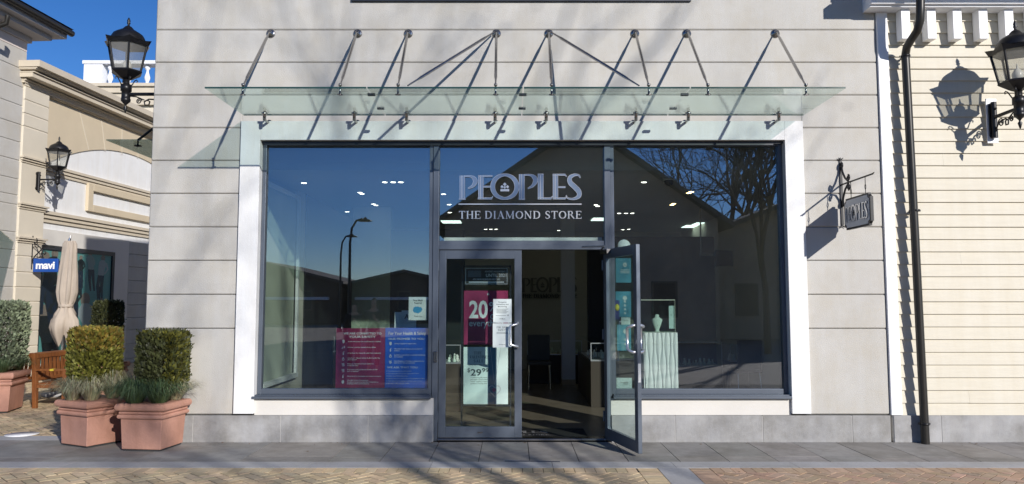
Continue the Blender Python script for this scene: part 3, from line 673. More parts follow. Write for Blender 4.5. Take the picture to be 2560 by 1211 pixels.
# ------------------------------------------------------------------ LANTERNS
def lantern(loc, rz, label, arm=.5, plate=False, scale=1.0, hex_ph=R(30), group='black wall lanterns'):
    """bracket at wall, arm along local -Y; loc = where the bracket meets the wall"""
    t = thing('wall_lantern', label, 'wall lamp', loc, rz, group); t.scale = (scale,)*3
    k = .00108; a = -arm
    z0 = .975   # finial top above bracket centre
    Z = lambda y: z0 - (y-60)*k
    if plate: MB().box(-.06, .06, -.012, -.0005, -.25, .25).build('back_board', M['whitetrim'], t, bevel=.003)
    MB().box(-.04,.04,-.035,-.013,-.16,.16).lathe([(0,-.022),(.04,-.022),(.04,.0),(0,.0)], (0,-.023,.16), 18, T=Matrix.Rotation(R(90),3,'X')).lathe([(0,-.022),(.04,-.022),(.04,.0),(0,.0)], (0,-.023,-.16), 18, T=Matrix.Rotation(R(90),3,'X')).tube([(0,-.05,-.2),(0,-.05,.2)],[.03,.03],10).lathe([(0,0),(.016,0),(.01,.02),(0,.022)],(0,-.075,.12),8,T=Matrix.Rotation(R(90),3,'X')).lathe([(0,0),(.016,0),(.01,.02),(0,.022)],(0,-.075,-.12),8,T=Matrix.Rotation(R(90),3,'X')).build('wall_bracket', M['black'], t)
    mb = MB().tube([(0,-.05,.03),(0,a,.03)], .019, 10)
    pts = [(0, -.06-(arm-.1)*u, .0+v) for u, v in ((0,-.14),(.12,-.07),(.3,-.035),(.5,-.03),(.62,-.06),(.6,-.1),(.5,-.1),(.48,-.06),(.55,-.04))]
    mb.tube(pts, .009, 6)
    for cx_, cr in ((.28,.05), (.75,.035)):
        cy_ = -.06-(arm-.1)*cx_
        mb.tube([(0, cy_+cr*(1-i/22)*math.cos(i*.6), -.055+cr*(1-i/22)*math.sin(i*.6)) for i in range(18)], .007, 6)
    mb.tube([(0,-.06-(arm-.1)*.62,-.04),(0,-.06-(arm-.1)*.82,-.0),(0,a+.02,.01)], .008, 6)
    mb.build('arm', M['black'], t)
    c = (0, a, 0)
    MB().lathe([(0,Z(1148)),(.008,Z(1135)),(.022,Z(1085)),(.008,Z(1065)),(.016,Z(1050)),(.052,Z(1015)),(.056,Z(990)),(.05,Z(985)),(.05,Z(905)),(.062,Z(900)),(.062,Z(830)),(.045,Z(826)),(.036,Z(815)),(.036,Z(755)),(.0,Z(755))], c, 20).build('stem', M['black'], t)
    mb = MB()
    for i in range(4):
        an = R(45+90*i)
        mb.tube([(c[0]+rr*math.cos(an), c[1]+rr*math.sin(an), Z(zz)) for rr, zz in ((.055,835),(.075,800),(.095,765),(.115,752),(.125,765),(.118,780))], .007, 6)
    mb.build('scroll', M['black'], t)
    MB().lathe([(.0,Z(770)),(.05,Z(768)),(.08,Z(755)),(.175,Z(700)),(.185,Z(690)),(.18,Z(680)),(.0,Z(680))], c, 6, hex_ph, smooth=False).build('base_pan', M['black'], t)
    rb_, rt_ = .165, .235; zb_, zt_ = Z(688), Z(372)
    mb = MB(); gm = MB()
    P6 = lambda rr, z, i: (c[0]+rr*math.cos(hex_ph+R(60)*i), c[1]+rr*math.sin(hex_ph+R(60)*i), z)
    for i in range(6):
        mb.tube([P6(rb_, zb_, i), P6(rt_, zt_, i)], .013, 6)
        mb.tube([P6(rb_, zb_+.006, i), P6(rb_, zb_+.006, i+1)], .012, 6, smooth=False); mb.tube([P6(rt_, zt_-.006, i), P6(rt_, zt_-.006, i+1)], .013, 6, smooth=False)
        gm.add([P6(rb_-.004, zb_, i), P6(rb_-.004, zb_, i+1), P6(rt_-.004, zt_, i+1), P6(rt_-.004, zt_, i)], [(0,1,2,3)])
    mb.build('cage', M['black'], t); gm.build('lantern_pane', M['lampg'], t)
    # brim with raised corners, dome, finial
    mb = MB(); vs = []; n = 6
    for i in range(6):
        vs += [P6(.25, Z(395), i), P6(.285, Z(335), i)]
    mid = [((Vector(P6(.25,Z(392),i))+Vector(P6(.25,Z(392),i+1)))/2, (Vector(P6(.262,Z(362),i))+Vector(P6(.262,Z(362),i+1)))/2) for i in range(6)]
    for i in range(6):
        j = (i+1) % 6; m0, m1 = mid[i]
        mb.add([vs[2*i], m0, m1, vs[2*i+1]], [(0,1,2,3)]); mb.add([m0, vs[2*j], vs[2*j+1], m1], [(0,1,2,3)])
        mb.add([vs[2*i+1], m1, P6(.2, Z(335), i), ], [(0,1,2)]); mb.add([m1, vs[2*j+1], P6(.2, Z(335), j), P6(.2, Z(335), i)], [(0,1,2,3)])
    mb.lathe([(.0,Z(392)),(.25,Z(393)),(.25,Z(385)),(.2,Z(340)),(.0,Z(340))], c, 6, hex_ph, smooth=False)
    mb.build('brim', M['black'], t)
    MB().lathe([(.2,Z(345)),(.198,Z(330)),(.185,Z(295)),(.165,Z(262)),(.13,Z(238)),(.10,Z(226)),(.095,Z(218)),(.07,Z(212)),(.055,Z(190)),(.035,Z(170)),(.014,Z(160)),(.012,Z(145)),(.022,Z(128)),(.014,Z(118)),(.02,Z(105)),(.012,Z(80)),(.0,Z(60))], c, 24).build('dome', M['black'], t)
    MB().lathe([(0,Z(680)),(.03,Z(680)),(.05,Z(640)),(.055,Z(600)),(.03,Z(560)),(.012,Z(545)),(.006,Z(500)),(0,Z(498))], c, 16).build('bulb', mat('milky_bulb', (.75,.75,.72), .3), t)
    return t
lb = W(2475, 312, 0)
lantern((lb.x, -.03, lb.z+.035), 0, 'black hexagonal wall lantern on a white board on the cream siding', arm=.47, plate=True, scale=1.07)
ll = thing  # noqa
LY = .55; lc = W(318, 256, LY)
lantern((XL, LY, lc.z+.07), R(-90), 'large black wall lantern against the blue sky at the store corner', arm=(XL-lc.x+.02)/1.06, scale=1.06)

# ------------------------------------------------------------------ HANGING SIGN (right of the window)
hx = W(2103, 480, 0).x
hs = thing('hanging_sign', 'grey projecting shop sign on a black scroll bracket near the downspout', 'sign', (hx, 0, WZ(480)))
hz = WZ(480)
zz_ = lambda py, Y=0: WZ(py, Y) - hz
armz = zz_(462, -.03); E = -.80
mb = MB().box(-.014, .014, -.016, -.001, zz_(563), zz_(403))
for s_ in (-1, 1):
    for zz0, dz0 in ((zz_(403), 1), (zz_(563), -1)):
        mb.tube([(0, -.008, zz0), (s_*.012, -.012, zz0+dz0*.02), (s_*.03, -.02, zz0+dz0*.035)], [.008, .007, .003], 6)
mb.tube([(0,-.008,zz_(403)),(0,-.01,zz_(403)+.04)], [.008,.003], 6)
mb.build('wall_bar', M['black'], hs)
mb = MB().tube([(0,-.01,armz),(0,E,armz),(0,E-.04,armz+.012)], [.010,.010,.003], 8)
def scroll(y0, z0, r, sg, sz, turns=1.4, rr=.010):
    pts = []
    for i in range(22):
        a = i/21*turns*2*math.pi; q = r*(1-.65*i/21)
        pts.append((0, y0 + sg*q*math.sin(a), z0 + sz*(q*math.cos(a) - r)))
    mb.tube(pts, rr, 6)
mb.tube([(0,-.03,armz+.22),(0,-.05,armz+.15),(0,-.11,armz+.07),(0,-.2,armz+.01)], .012, 6)
mb.tube([(0,-.03,armz-.24),(0,-.05,armz-.16),(0,-.11,armz-.07),(0,-.2,armz-.01)], .012, 6)
scroll(-.03, armz+.26, .035, -1, 1); scroll(-.03, armz-.26, .035, -1, -1); scroll(-.2, armz+.09, .035, -1, 1); scroll(-.2, armz-.09, .035, -1, -1)
mb.build('scroll_arm', M['black'], hs)
sy0, sy1 = -.10, -.76; zt, zb2 = zz_(497, -.12), zz_(557, -.12)
zt = armz-.19; zb2 = zt-.36
for yy in (-.26, -.62):
    mb = MB().tube([(0,yy,armz-.005),(0,yy,armz-.09)], .004, 6)
    mb.tube([(0, yy+.012*math.cos(a*.628), armz-.115+.028*math.sin(a*.628)) for a in range(11)], .004, 6).tube([(0,yy,armz-.14),(0,yy,zt)], .004, 6)
    mb.build('chain', M['black'], hs)
cc = .045
oct_ = [(sy0-cc*1.0, zb2),(sy1+cc,zb2),(sy1+cc,zb2+.02),(sy1+.02,zb2+cc),(sy1,zb2+cc),(sy1,zt-cc),(sy1+.02,zt-cc),(sy1+cc,zt-.02),(sy1+cc,zt),(sy0-cc,zt),(sy0-cc,zt-.02),(sy0-.02,zt-cc),(sy0,zt-cc),(sy0,zb2+cc),(sy0-.02,zb2+cc),(sy0-cc,zb2+.02)]
MB().prism(oct_, 'x', -.016, .016).build('sign_frame', M['black'], hs)
ins = [((a-(sy0+sy1)/2)*.92+(sy0+sy1)/2, (b_-(zt+zb2)/2)*.88+(zt+zb2)/2) for a, b_ in oct_]
MB().prism(ins, 'x', -.020, .020).build('sign_face', M['signgrey'], hs)
mb = MB(); sc_ = .55/1330
PS = lambda u, v, d: Vector((d, sy0-.055-(u-290)*sc_, (zt+zb2)/2 + (465-v)*sc_*1.6))
bigword(mb, PS, -.0201, -.028, crown=True); mb.build('sign_letters', M['black'], hs)
mb = MB(); PS2 = lambda u, v, d: Vector((d-.003, sy0-.055-(u-284)*sc_, (zt+zb2)/2 + (462-v)*sc_*1.6))
bigword(mb, PS2, -.024, -.0285, crown=False); mb.build('sign_letters_bright', M['silver'], hs)

# ------------------------------------------------------------------ LEFT: long side building along the alley
MU = Vector((.0624, .998, 0)).normalized(); MO = Vector((-10.4, 7.5, 0)); MN = Vector((MU.y, -MU.x, 0))
mrz = math.atan2(MU.y, MU.x)
def ML(px, py, off=0.0):     # point on the side wall plane (pushed out by off): (u along wall, z)
    r = ray(px, py); o = Vector((0, -CAM_D, CAM_H)); p0 = MO + MN*off
    t = (p0 - o).dot(MN) / r.dot(MN); p = o + r*t
    return (p - MO).dot(MU), p.z
mv = thing('side_shop_building', 'ochre and white stucco shop with a stepped cornice across the alley', 'building', MO, mrz)
# local: +x along the wall away from camera, -y outwards
U0 = ML(40, 450)[0]; U1 = ML(104, 450)[0]; UE = 9.0
zc = lambda py, px=110: ML(px, py)[1]
ZC0 = ML(110, 237)[1]; ZCT = ML(103, 158, .4)[1]
zA1 = ML(150, 419)[1]; zB1 = ML(150, 533)[1]; zWt = ML(200, 640)[1]
arc_c = ML(222, 376)[0]
arcZ = max(ML(v, w_)[1] for v, w_ in ((222,376.6),(250,376),(280,379),(320,388)))+.12; arcL = ML(120, 420)[0]; arcR = arc_c + (arc_c - arcL)*1.0
mb = MB().box(U1, UE, .0, .4, arcZ+.02, ZC0+.1).build('upper_wall', M['ochre'], mv)
# arch-shaped white tympanum, slightly recessed, ochre spandrels around it
A3 = [ML(152.6,393.7), ML(222,376.6), ML(374.6,406.4)]
(x1_,y1_),(x2_,y2_),(x3_,y3_) = A3
_d = 2*(x1_*(y2_-y3_)+x2_*(y3_-y1_)+x3_*(y1_-y2_))
arc_c = ((x1_**2+y1_**2)*(y2_-y3_)+(x2_**2+y2_**2)*(y3_-y1_)+(x3_**2+y3_**2)*(y1_-y2_))/_d
cenz = ((x1_**2+y1_**2)*(x3_-x2_)+(x2_**2+y2_**2)*(x1_-x3_)+(x3_**2+y3_**2)*(x2_-x1_))/_d
rad = math.hypot(x2_-arc_c, y2_-cenz)
def az(u): return cenz + math.sqrt(max(0, rad*rad - (u-arc_c)**2))
sp = MB(); us = [U1 + (UE-U1)*i/60 for i in range(61)]
for a, b_ in zip(us[:-1], us[1:]):
    za, zb_ = az(a), az(b_)
    sp.prism([(a, arcZ+.021), (a, za), (b_, zb_), (b_, arcZ+.021)], 'y', .0, .05)
sp.build('arch_spandrel', M['ochre'], mv)
mb = MB().box(U1, UE, .03, .4, 0, arcZ+.019); mb.build('white_wall', M['white'], mv)
mb = MB()
for px0, py0, px1, py1 in ((197,270,222,375), (252,287,263,378), (305,308,305,386), (352,330,344,395)):
    mb = MB(); a = ML(px0,py0); b_ = ML(px1,py1); mb.strip([(a[0],a[1],.02),(b_[0],b_[1],.02)], lambda u,v,d: Vector((u,d,v)), .0, -.006)
    mb.build('voussoir_line', M['cream'], mv)
def band(name, z, h, proj, x0, x1, m, steps=3, y0=.03):
    mb = MB()
    for i in range(steps): mb.box(x0, x1, y0 - proj*(i+1)/steps, y0-.0005, z - h*(steps-i)/steps, z - h*(steps-i-1)/steps - .012)
    return mb.build(name, m, mv)
band('moulding', zA1, .22, .10, U1, UE, M['tanstone'])
band('moulding', zB1, .26, .12, U1, UE, M['tanstone'])
f0, f1 = ML(218, 458), ML(213, 527); fe = UE
fr_ = MB().box(f0[0], f0[0]+.2, -.05, .029, f1[1], f0[1]).box(f0[0]+.2, fe, -.05, .029, f0[1]-.17, f0[1]).box(f0[0]+.2, fe, -.05, .029, f1[1], f1[1]+.17)
fr_.build('panel_frame', M['ochre'], mv, bevel=.01)
MB().box(U1, UE, .024, .0295, zB1-.62, zB1-.605).build('score_line', M['greyprint'], mv)
# pilaster
pm = MB(); 
pj = [ML(80, v)[1] for v in (222, 250, 284, 318)]
zz = [ZC0+.1] + pj + [zc(398, 80)]
lv = [zc(v, 70) for v in (220, 256, 290, 322)]
allz = [0] + [zc(v, 60) for v in (866, 828, 791, 755, 719, 682, 642, 605)] + [zc(v, 70) for v in (515, 400, 322, 290, 256, 222)] + [ZC0+.25]
for a, b_ in zip(allz[:-1], allz[1:]):
    if b_ - a > .03: pm.cbox(U0, U1, -.10, .4, a+.006, b_-.006, .014)
pm.box(U0+.012, U1-.012, -.085, .39, 0, ZC0+.2)
pm.build('pilaster', M['cream'], mv)
for py in (398, 513, 596):
    z = zc(py, 70)
    mb = MB()
    for i in range(3): mb.box(U0-.02*i-.01, U1+.02*i+.01, -.12-.03*i, -.1005, z-.12+.045*i, z-.085+.045*i)
    mb.build('pilaster_band', M['tanstone'], mv)
# cornice
mb = MB(); zt0 = ZCT; H_ = ZCT - ZC0
prof = [(.10,.0,.12), (.16,.12,.2), (.20,.2,.26), (.30,.26,.42), (.34,.42,.5), (.52,.5,.66), (.56,.66,.74), (.62,.74,.84), (.68,.84,1.0)]
prof = [(.06,-.05,.1),(.12,.1,.2),(.16,.2,.25),(.34,.30,.50),(.38,.50,.54),(.42,.62,.66),(.45,.66,.72),(.52,.72,1.0)]
for pr, a, b_ in prof: mb.box(U0-.02-pr*.3, UE, -pr, .3, ZC0+H_*a+.001, ZC0+H_*b_)
mb.box(U0, UE, -.1, .3, ZC0, ZCT-.01)
mb.build('cornice', M['tanstone'], mv)
# shop window of that building
s0 = ML(98, 700)[0]; s1 = ML(284, 700)[0]; sz1 = ML(200, 622)[1]; sz0 = .25
MB().box(s0-.30, s0, -.02, .029, 0, sz1+.35).box(s1, s1+.62, -.02, .029, 0, sz1+.35).box(s0, s1, -.02, .029, sz1, sz1+.35).build('window_surround', M['stucco2'], mv)
gm = MB(); z = 0; U2 = s1+.63
zlist = [0] + [ML(330, v)[1] for v in (896, 860, 825, 795, 763, 733, 702, 668, 636)] + [ML(330,604)[1]]
for a, b_ in zip(zlist[:-1], zlist[1:]): gm.cbox(U2, UE, -.012, .029, a+.005, b_-.005, .01)
gm.build('rusticated_wall', M['stucco'], mv)
MB().box(U2-.6, UE, -.03, -.0125, 0, ML(330, 905)[1]).build('dark_plinth', M['plinth'], mv)
fo = MB().box(s0, s0+.06, -.015, .028, sz0, sz1).box(s1-.10, s1, -.015, .028, sz0, sz1).box(s0+.06, s1-.1, -.015, .028, sz1-.10, sz1).build('shop_window', M['aludark'], mv)
MB().box(s0+.06, s1-.1, .004, .012, sz0, sz1-.1).build('pane', glass('shop_glass', (.85,.9,.9), .05, 1.0), fo)
MB().box(s0+.06, s1-.1, .022, .027, sz0, sz1-.1).build('window_poster', M['turq'], fo)
fg = MB()
def fig(px, py, hgt, m, lean=0):     # printed standing figure: head, torso, legs
    u, z = ML(px, py); k = hgt; P = lambda a, b_, d: Vector((u + a*k*1.5, d, z + b_*k))
    fg.strip(ring(0, -.06, .028, .05, .05, .05, 12) , P, .0215, .0195, 3, closed=True); fg.strip([(0,-.02,.07),(0,-.1,.07)], P, .0215, .0197, 3)
    fg.strip([(0,-.1,.06),(0,-.16,.2),(lean*.3,-.3,.16),(lean*.4,-.45,.15)], P, .0215, .019, m)
    fg.strip([(.08,-.16,.05),(.13,-.3,.04),(.05,-.42,.03)], P, .0215, .0185, m)
    fg.strip([(lean*.4-.03,-.45,.09),(lean*.6-.05,-.7,.07),(lean*.7-.02,-.97,.04)], P, .0215, .0188, 2); fg.strip([(lean*.4+.04,-.45,.09),(lean*.6+.05,-.7,.07),(lean*.7+.08,-.97,.04)], P, .0215, .0187, 2)
for a in ((118, 632, 1.6, 1, .3), (140,625,1.5,1,-.2), (115,690,1.9,1,.3), (228,628,1.0,4,.1), (205,640,.8,1,0), (260,640,1.1,0,-.1), (204,688,.5,2,0), (250,712,.5,1,0), (216,735,2.3,0,.2), (112,765,2.2,1,.2), (255,745,1.2,1,0), (190,700,1.3,1,0)): fig(*a)
fg.build('window_print', [M['signgrey'], M['indark'], mat('print_navy', (.02,.03,.06), .5), mat('print_skin', (.42,.30,.24), .5), mat('print_pale', (.4,.5,.48), .5)], fo)
# hanging sign of that shop
su_, sz_ = ML(69, 632)
hp = MO + MU*su_ + MN*.10
ms = thing('hanging_sign', 'small blue projecting sign with white letters on a black scroll bracket', 'sign', (hp.x, hp.y, sz_), 0)
sw = .53
mb = MB().tube([(.0,0,-.36),(.0,0,.36)], .014, 6).tube([(0,0,.12),(.5,0,.12)], .010, 6)
def sc2(x0, z0, r, sx, sz):
    mb.tube([(x0+sx*r*(1-i/26)*math.sin(i*.42), 0, z0+sz*r*(1-i/26)*math.cos(i*.42)) for i in range(18)], .010, 6)
mb.tube([(0,0,.3),(.05,0,.2),(.16,0,.12),(.22,0,.02),(.2,0,-.04)], .012, 6).tube([(0,0,-.2),(.06,0,-.08),(.16,0,.02),(.22,0,.1),(.21,0,.17)], .012, 6)
sc2(.06,.26,.05,1,1); sc2(.24,.15,.05,1,1); sc2(.25,0,.05,1,-1); sc2(.05,-.2,.05,1,-1)
mb.tube([(.12,0,.12),(.12,0,-.12)],.004,5).tube([(.45,0,.12),(.45,0,-.12)],.004,5)
mb.build('scroll_bracket', M['black'], ms)
MB().box(.05,.05+sw,-.03,.03,-.42,-.13).build('sign_box', M['signblue'], ms, bevel=.012)
mb = MB(); text(mb, 'mavi', .05+sw/2, -.345, .22, lambda u,v,d: Vector((u,d,v)), -.0315, 'c', bold=.035, fit=sw*.76, spacing=.95)
mb.build('sign_letters', M['signw'], ms)
# lantern on the pilaster
lu, lz = ML(80, 460); p = MO + MU*lu + MN*.10
lantern((p.x, p.y, lz+.06), mrz, 'smaller black wall lantern on the ochre pilaster across the alley', arm=.47, scale=1.0)

# grey building nearest on the left, same line
gb = thing('corner_building', 'grey rusticated building with dark gutter at the left picture edge', 'building', MO, mrz)
V1 = ML(48, 400)[0]; V0 = V1 - 6
zg = [0] + [ML(20, v)[1] for v in (935, 880, 825, 775, 718, 672, 625, 580, 510, 486, 445, 397, 350, 305, 256, 208, 162, 112)]
ztop = ML(30, 92)[1]
gm = MB()
for a, b_ in zip(zg[:-1], zg[1:]): gm.cbox(V0, V1, -.06, .3, a+.006, b_-.006, .012)
gm.box(V0, V1-.01, -.045, .29, 0, ztop); gm.build('wall', M['stucco'], gb)
gm = MB().box(V0, V1-.005, -.055, .3, zg[-1]+.006, ztop+.1); gm.build('frieze', mat('pinkish_stucco', (.66,.58,.53), .9), gb)
ea = ML(66, 104, .1)[1]
MB().box(V0, V1+.05, -.12, .3, ztop, ztop+.12).box(V0, V1+.25, -.42, .3, ztop+.121, ztop+.22).box(V0, V1+.45, -.62, .3, ztop+.221, ztop+.34).build('eave', M['lilac'], gb)
MB().tube([(V0, -.70, ztop+.36), (V1+.5, -.70, ztop+.36)], .07, 10).box(V0, V1+.5, -.69, .3, ztop+.345, ztop+.44).build('gutter', M['pipe'], gb)
MB().prism([(-.75, ztop+.445), (.3, ztop+.445), (.3, ztop+.95)], 'x', V0, V1+.5).build('roof', M['roof'], gb)
dq = ML(6, 60, .5)
MB().tube([(dq[0]-.02,-.62,dq[1]+.15),(dq[0]-.02,-.6,dq[1]-.0),(dq[0]-.1,-.35,dq[1]-.14),(dq[0]-.25,-.14,dq[1]-.25),(dq[0]-.25,-.12,0)], .05, 10).build('downspout', M['pipe'], gb)
a_, b2, c2_ = G(37,608,2.85), G(0,608,2.85), G(0,575,2.85)
ccn = thing('glass_canopy', 'edge of a grey glass canopy at the far left picture edge', 'canopy', tuple(b2))
c3 = c2_ + (c2_-a_)*.5
MB().prism([(p.x-b2.x, p.y-b2.y) for p in (a_, c2_, c3, b2+Vector((-1.2,0,0)))], 'z', -.01, .01).build('glass_panel', M['greyg'], ccn)
MB().tube([(-.2,.1,0),(-.9,.6,.5)], .015, 8).build('rod', M['steel'], ccn)

# canopy on the store's own side wall
q1_ = G(265, 350, 3.8)
sc = thing('glass_canopy', 'small smoked glass canopy on the store side wall below the corner lantern', 'canopy', (XL, q1_.y, 3.8))
MB().box(q1_.x-XL, -.1, 0, 2.8, -.008, .008).build('glass_panel', M['greyg'], sc)
rx = W(345, 357, q1_.y+.25).x - XL
for yy in (.25, 2.2):
    MB().tube([(rx, yy, .05), (rx*.5, yy, .42), (-.01, yy, .8)], .018, 8).build('rod', M['black'], sc)
    MB().lathe([(0,-.04),(.05,-.04),(.05,-.025),(.012,-.02),(.012,.06),(0,.06)], (rx, yy, 0), 12).build('glass_clamp', M['black'], sc)
MB().box(-.35,-.2,.3,.42,-.12,-.02).build('spotlight', M['wave'], sc)

# far building with balustrade
FYB = 20.0
fb = thing('balustrade_building', 'cream building with a white roof balustrade behind the ochre shop', 'building', (-14, FYB, 0))
X = lambda px, py: W(px, py, FYB).x + 14
zr = lambda py: WZ(py, FYB, 300)
MB().box(X(175,220), 16, .1, 6, 0, zr(240)).build('wall', M['cream'], fb)
MB().box(X(175,215), 16, -.25, .1, zr(212)-.12, zr(212)).box(X(180,215), 16, -.15, .1, zr(212)-.35, zr(212)-.121).box(X(180,215), 16, -.06, .1, zr(212)-.8, zr(212)-.351).build('cornice', M['tanstone'], fb)
MB().box(X(212,200), X(258,200), -.1, .35, zr(212), zr(163)).box(X(218,200), X(252,200), -.12, -.101, zr(207), zr(168)).build('pedestal', M['whitetrim'], fb)
MB().box(X(209,200), 16, -.14, .4, zr(162), zr(154)).build('rail', M['whitetrim'], fb)
hb = zr(163)-zr(212); bx = 272; i = 0
xb = X(272, 200)
while xb < 9:
    MB().lathe([(0,0),(.1,0),(.1,.05),(.07,.07),(.05,.12),(.1,.22),(.11,.3),(.05,.5),(.045,.58),(.08,.62),(.1,.66),(.1,hb-.001),(0,hb-.001)], (xb, .1, zr(212)), 14).build('baluster', M['whitetrim'], fb)
    xb += (X(365,200)-X(272,200))/2

# ------------------------------------------------------------------ PLANTERS, SHRUBS, GRASS
def planter(loc, rz, label, size=.53, h=.51):
    t = thing('planter', label, 'planter', loc, rz, 'terracotta planters')
    def sq(zr_):
        return [(r*size/2*math.sqrt(2), z) for r, z in zr_]
    MB().lathe(sq([(.84,.02),(.90,h*.68),(.90,h-.02),(0,h-.02)]), (0,0,0), 4, R(45), smooth=False).build('body', M['terra'], t, bevel=.006)
    MB().lathe(sq([(.78,.0),(.78,.03)]), (0,0,0), 4, R(45), smooth=False).build('foot', M['joint'], t)
    mb = MB()
    for (r, z0, z1) in ((.95, h*.68, h*.77), (.925, h*.775, h*.83), (.985, h*.845, h*1.0)):
        pr = []; n = 6
        for i in range(n+1):
            a = -90 + 180*i/n; rr = (z1-z0)/2
            pr.append((r + rr/size*2*.6*math.cos(R(a)) , (z0+z1)/2 + rr*math.sin(R(a))))
        mb.lathe(sq([(.86,z0)] + pr + [(.86,z1)]), (0,0,0), 4, R(45), smooth=False)
    mb.build('rim_moulding', M['terra'], t)
    MB().lathe(sq([(0,h-.03),(.86,h-.03),(.86,h-.012),(0,h-.012)]), (0,0,0), 4, R(45), smooth=False).build('soil', M['soil'], t)
    return t
def shrub(loc, w_, d_, h_, rz, m, label, n=9000, leaf=.028, colf=None, base=.0):
    t = thing('clipped_shrub', label, 'shrub', loc, rz)
    mb = MB(); rnd = random.Random(int(abs(loc[0])*1000))
    for i in range(n):
        # points near the surface of a rounded box, some deeper
        ax = rnd.random(); sgn_ = rnd.choice((-1, 1))
        p = [rnd.uniform(-1, 1), rnd.uniform(-1, 1), rnd.uniform(-1, 1)]
        A = (d_*h_, w_*h_, w_*d_*1.2); tot = sum(A); q = rnd.random()*tot
        k = 0 if q < A[0] else (1 if q < A[0]+A[1] else 2)
        p[k] = sgn_ * (1 - abs(rnd.gauss(0, .13)) + .03 + .05*math.sin(p[(k+1)%3]*9)*math.sin(p[(k+2)%3]*7))
        l = (abs(p[0])**7+abs(p[1])**7+abs(p[2])**7)**(1/7.)
        if l > 1.06: p = [c_/l*1.04 for c_ in p]
        taper = 1 - .14*max(0, -p[2])**2
        c = Vector((p[0]*w_/2*taper, p[1]*d_/2*taper, h_/2 + p[2]*h_/2 + base))
        dr = Vector((p[0]*.7, p[1]*.7, .8+p[2]*.3)) + Vector((rnd.uniform(-1,1), rnd.uniform(-1,1), rnd.uniform(-.4,1)))*.75
        dr.normalize(); sd = dr.cross(Vector((rnd.uniform(-1,1), rnd.uniform(-1,1), rnd.uniform(-1,1))))
        if sd.length < .01: continue
        sd.normalize(); L = leaf*rnd.uniform(.6, 1.5); wv = L*.30
        tn = rnd.uniform(.55, 1.45)*(1 + .28*math.sin(c.x*31+c.z*17)*math.sin(c.z*29+c.y*23) + .15*math.sin(c.x*71)*math.sin(c.z*63)); cl = colf(p, rnd) if colf else (1,1,1)
        mb.add([c - sd*wv*.3, c + dr*L*.55 - sd*wv, c + dr*L, c + dr*L*.55 + sd*wv, c + sd*wv*.3], [(0,1,2,3,4)], 0, (tn*cl[0], tn*cl[1], tn*cl[2]))
    for i in range(70):      # stray sprigs
        p = Vector((rnd.uniform(-1,1), rnd.uniform(-1,1), rnd.uniform(-.7,1))); k = max(abs(p.x), abs(p.y), abs(p.z)); p /= k
        q = Vector((p.x*w_/2, p.y*d_/2, h_/2+p.z*h_/2+base)); o_ = Vector((p.x*.6, p.y*.6, .7)).normalized(); L = rnd.uniform(.02, .055)
        mb.tube([q-o_*.03, q+o_*L], [.0022,.001], 4, 1)
        for j in range(6):
            c = q + o_*L*(j/5); dr = (o_ + Vector((rnd.uniform(-1,1), rnd.uniform(-1,1), rnd.uniform(-1,1)))*.8).normalized(); sd = dr.cross(Vector((.3,.8,.1))).normalized()
            mb.add([c, c+dr*leaf*.4+sd*leaf*.2, c+dr*leaf*.8, c+dr*leaf*.4-sd*leaf*.2], [(0,1,2,3)], 0, (1.3,1.3,1.1))
    mb.build('foliage', [m, M['twig']], t)
    mb = MB(); mb.tube([(0,0,-.08),(.01,0,h_*.35),(0,.01,h_*.7)], [.022,.018,.01], 7)
    for i in range(46):
        a = rnd.random()*6.28; z0 = rnd.uniform(.02, h_*.6); e = Vector((math.cos(a)*w_*.44, math.sin(a)*d_*.44, min(h_*.92, z0+rnd.uniform(.1,.3))))
        mb.tube([(0,0,z0), e*.5+Vector((0,0,z0*.25)), e], [.009,.006,.003], 5)
    mb.build('stem', M['twig'], t)
    return t
def tuft(loc, m, label, r=.16, h=.22, n=380, droop=1.0, group='grass tufts in the planters'):
    rnd = random.Random(int(abs(loc[0]*977+loc[1]*331)*10)); mb = MB()
    for i in range(n):
        a = rnd.random()*6.283; q = rnd.random()**.5; b0 = Vector((math.cos(a)*q*r*.3, math.sin(a)*q*r*.3, 0))
        out = Vector((math.cos(a+rnd.uniform(-.4,.4)), math.sin(a+rnd.uniform(-.4,.4)), 0)); L = h*rnd.uniform(.7,1.2); sp_ = q*rnd.uniform(.7,1.2)*r*1.15
        p1 = b0 + out*sp_*.4 + Vector((0,0,L*.62)); p2 = b0 + out*sp_*.85 + Vector((0,0,L*(1-.25*q*droop))); p3 = b0 + out*sp_*1.3 + Vector((0,0,L*(.98-.6*q*droop)))
        s_ = Vector((-out.y, out.x, 0))*.0024
        tn = rnd.uniform(.6, 1.55); c_ = (tn*rnd.uniform(.9,1.25), tn, tn*rnd.uniform(.8,1.1))
        mb.add([b0-s_, b0+s_, p1+s_*.9, p1-s_*.9, p2+s_*.7, p2-s_*.7, p3], [(0,1,2,3),(3,2,4,5),(5,4,6)], 0, c_)
    o = mb.build('grass_tuft', m); o.location = loc
    return tag(o, label, 'grass tuft', group)
PH = .512
pA = Vector((-3.98, -.34, 0)); pB = Vector((-4.78, -.10, 0)); pC = Vector((-7.66, 2.52, 0))
planter(pA, R(-7), 'terracotta planter nearest the shop window, in front of the stone plinth')
planter(pB, R(-27), 'terracotta planter holding the golden shrub, middle of the three')
planter(pC, R(14), 'terracotta planter beside the bench at the left picture edge', size=.66, h=.58)
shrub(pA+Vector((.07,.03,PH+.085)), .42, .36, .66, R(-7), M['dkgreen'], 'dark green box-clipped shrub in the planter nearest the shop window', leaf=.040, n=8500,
      colf=lambda p, r: (1.9, 1.6, .7) if (p[0] > .55 and r.random() < .55) or (p[2] > .8 and r.random() < .45) else (1,1,1))
